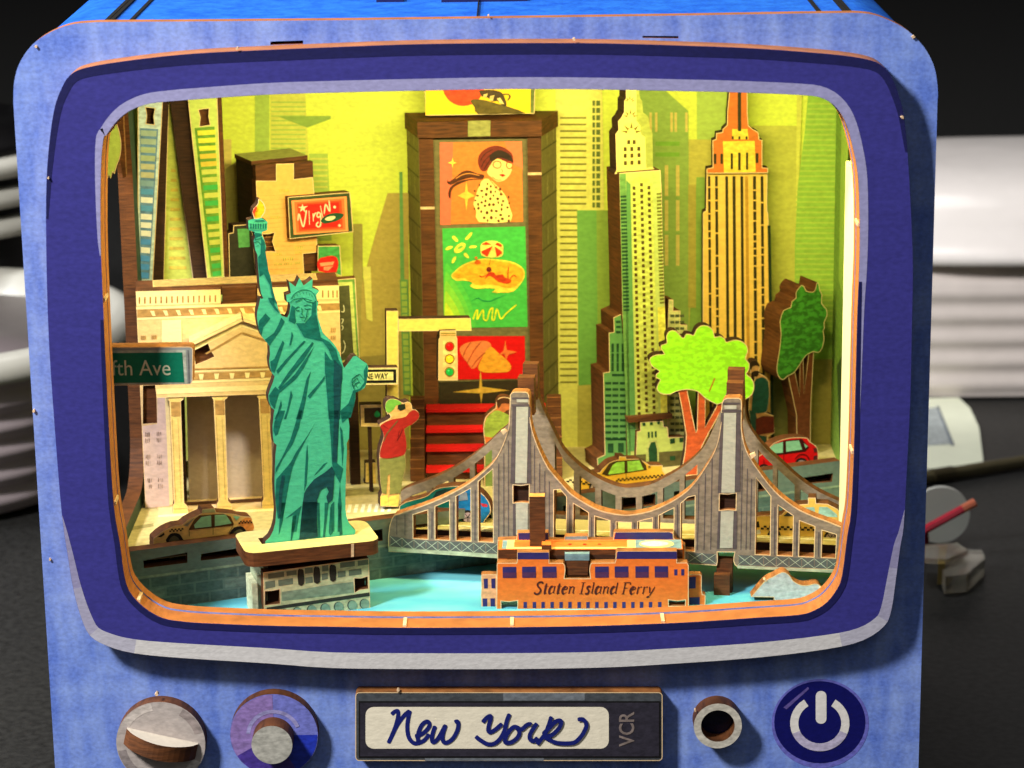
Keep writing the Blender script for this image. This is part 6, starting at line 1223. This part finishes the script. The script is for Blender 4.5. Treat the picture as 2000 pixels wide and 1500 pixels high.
lathe('tub_body', tb, c3, [(.054, ZD + .0003), (.0565, ZD + .001)] + ribs(.0565, .0585, ZD + .0015, -.0555, 5, .0013) + [(.0565, -.0545), (.0565, -.050)], PLW, 96, sq=5.0, w=1.5)
ld = lathe('lid', tb, c3, [(.0570, -.0500), (.0635, -.0495), (.0640, -.0470), (.0625, -.0455), (.0590, -.0445), (.0560, -.0380), (.0500, -.0318), (.0400, -.0276), (.0250, -.0255), (.0, -.0250)], M((218, 212, 208), .2, var=.03, bump=0, kind='plain', name='white_lid_plastic'), 96, sq=3.2, w=1.5)
q_ = PY(1945, 488, 0.322)
lathe('latch', tb, (q_.x, q_.y), [(.0008, q_.z - .003), (.0016, q_.z - .0022), (.0018, q_.z + .0015), (.0010, q_.z + .0030), (.0, q_.z + .0031)], PLC, 12)
# paper slip
pz = ZD + .0012
pa = thing('paper_slip', 'cream paper slip with grey triangle drawing lying right of the case', 'paper', PZ(1860, 860, ZD))
pts_ = ground(pp('1790,778 1872,776 1894,796 1912,834 1921,906 1790,918'), pz)
prism([[(v.x, v.y) for v in pts_]], lambda u, h, q: Vector((u, h, pz - q)), .0009, M((240, 244, 218), .6, var=.03, bump=0, kind='plain', name='cream_paper'), M((240, 244, 218), .6, var=.03, bump=0, kind='plain', name='cream_paper'), pa, 'sheet')
sheet('drawing', pa, ground(pp('1790,800 1830,796 1860,868 1790,872'), pz), M((176, 184, 184), .6, name='grey_drawing_ink'), .0001)
sheet('drawing_line', pa, ground(pp('1829,794 1833,794 1864,870 1858,872'), pz), M((120, 130, 140), .6, name='grey_line_ink'), .0002)
def tube(name, par, a_, b_, r_, m, n=12, flat=1.0):
    d_ = (b_ - a_).normalized(); s1 = d_.cross(Vector((0, 0, 1))).normalized(); s2 = s1.cross(d_)
    V = [p + s1 * r_ * math.cos(2 * math.pi * i / n) + s2 * r_ * flat * math.sin(2 * math.pi * i / n) for p in (a_, b_) for i in range(n)]
    return mesh(name, par, V, [(i, (i + 1) % n, n + (i + 1) % n, n + i) for i in range(n)] + [tuple(range(n))[::-1], tuple(range(n, 2 * n))], m, smooth=False)
a_, b_ = PZ(1780, 950, ZD), PZ(2040, 908, ZD)
rd = thing('dark_rod', 'thin dark rod lying on the desk below the paper slip', 'rod', (a_ + b_) / 2)
tube('rod_body', rd, a_ + Vector((0, 0, .0020)), b_ + Vector((0, 0, .0020)), .0019, M((92, 84, 62), .25, var=.1, bump=0, kind='plain', name='dark_rod_lacquer'))
tube('rod_sleeve', rd, a_.lerp(b_, .15) + Vector((0, 0, .0020)), a_.lerp(b_, .3) + Vector((0, 0, .0020)), .0022, M((70, 62, 44), .3, var=.1, bump=0, kind='plain', name='olive_sleeve'))
cq_ = PZ(1842, 1075, ZD)
dk_ = thing('grey_disc', 'pale grey plastic disc standing behind the red stick', 'disc', cq_)
cc = cq_ + Vector((0, .006, .0078))
V = [cc + Vector((.0078 * math.cos(2 * math.pi * i / 40), dy, .0078 * math.sin(2 * math.pi * i / 40))) for dy in (0, .0015) for i in range(40)]
mesh('disc_body', dk_, V, [(i, 40 + i, 40 + (i + 1) % 40, (i + 1) % 40) for i in range(40)] + [tuple(range(40)), tuple(range(79, 39, -1))], M((206, 206, 198), .4, var=.05, bump=0, kind='plain', name='grey_plastic'))
rs_ = thing('red_stick', 'red stick with orange tip leaning beside the case at right', 'stick', PZ(1815, 1040, ZD))
p0, p1 = PY(1800, 1038, .1640), PY(1880, 994, .1660); p2_e = PY(1904, 981, .1666)
tube('red_part', rs_, p0, p1, .0014, M((190, 26, 52), .25, var=.08, bump=0, kind='plain', name='red_plastic'), 8, .8)
tube('orange_tip', rs_, p1, p2_e, .00145, M((206, 106, 70), .3, var=.08, bump=0, kind='plain', name='orange_plastic'), 8, .8)
tube('prop', rs_, PY(1806, 1036, .1640), PZ(1808, 1080, ZD), .0010, M((120, 20, 40), .3, bump=0, kind='plain', name='dark_red_plastic'), 8)
cl3 = thing('clear_clip', 'small clear plastic clip on the desk at lower right', 'clip', PZ(1870, 1105, ZD))
CLR = M((236, 230, 214), .22, var=.02, bump=0, kind='plain', name='clear_plastic', trans=.85)
cpt = ground(pp('1836,1100 1880,1072 1918,1074 1924,1090 1888,1122 1846,1126'), ZD + .0050)
prism([[(v.x, v.y) for v in cpt]], lambda u, h, q: Vector((u, h, ZD + .0050 - q)), .0046, CLR, CLR, cl3, 'clip_body')
cpt = ground(pp('1806,1064 1870,1060 1890,1074 1850,1092 1806,1090'), ZD + .0072)
prism([[(v.x, v.y) for v in cpt]], lambda u, h, q: Vector((u, h, ZD + .0072 - q)), .0014, CLR, CLR, cl3, 'clip_lever')
cpt = ground(pp('1834,1070 1850,1068 1846,1100 1832,1102'), ZD + .0065)
prism([[(v.x, v.y) for v in cpt]], lambda u, h, q: Vector((u, h, ZD + .0065 - q)), .0055, M((150, 128, 70), .4, bump=0, kind='plain', name='amber_spring'), M((150, 128, 70), .4, bump=0, kind='plain', name='amber_spring'), cl3, 'clip_spring')
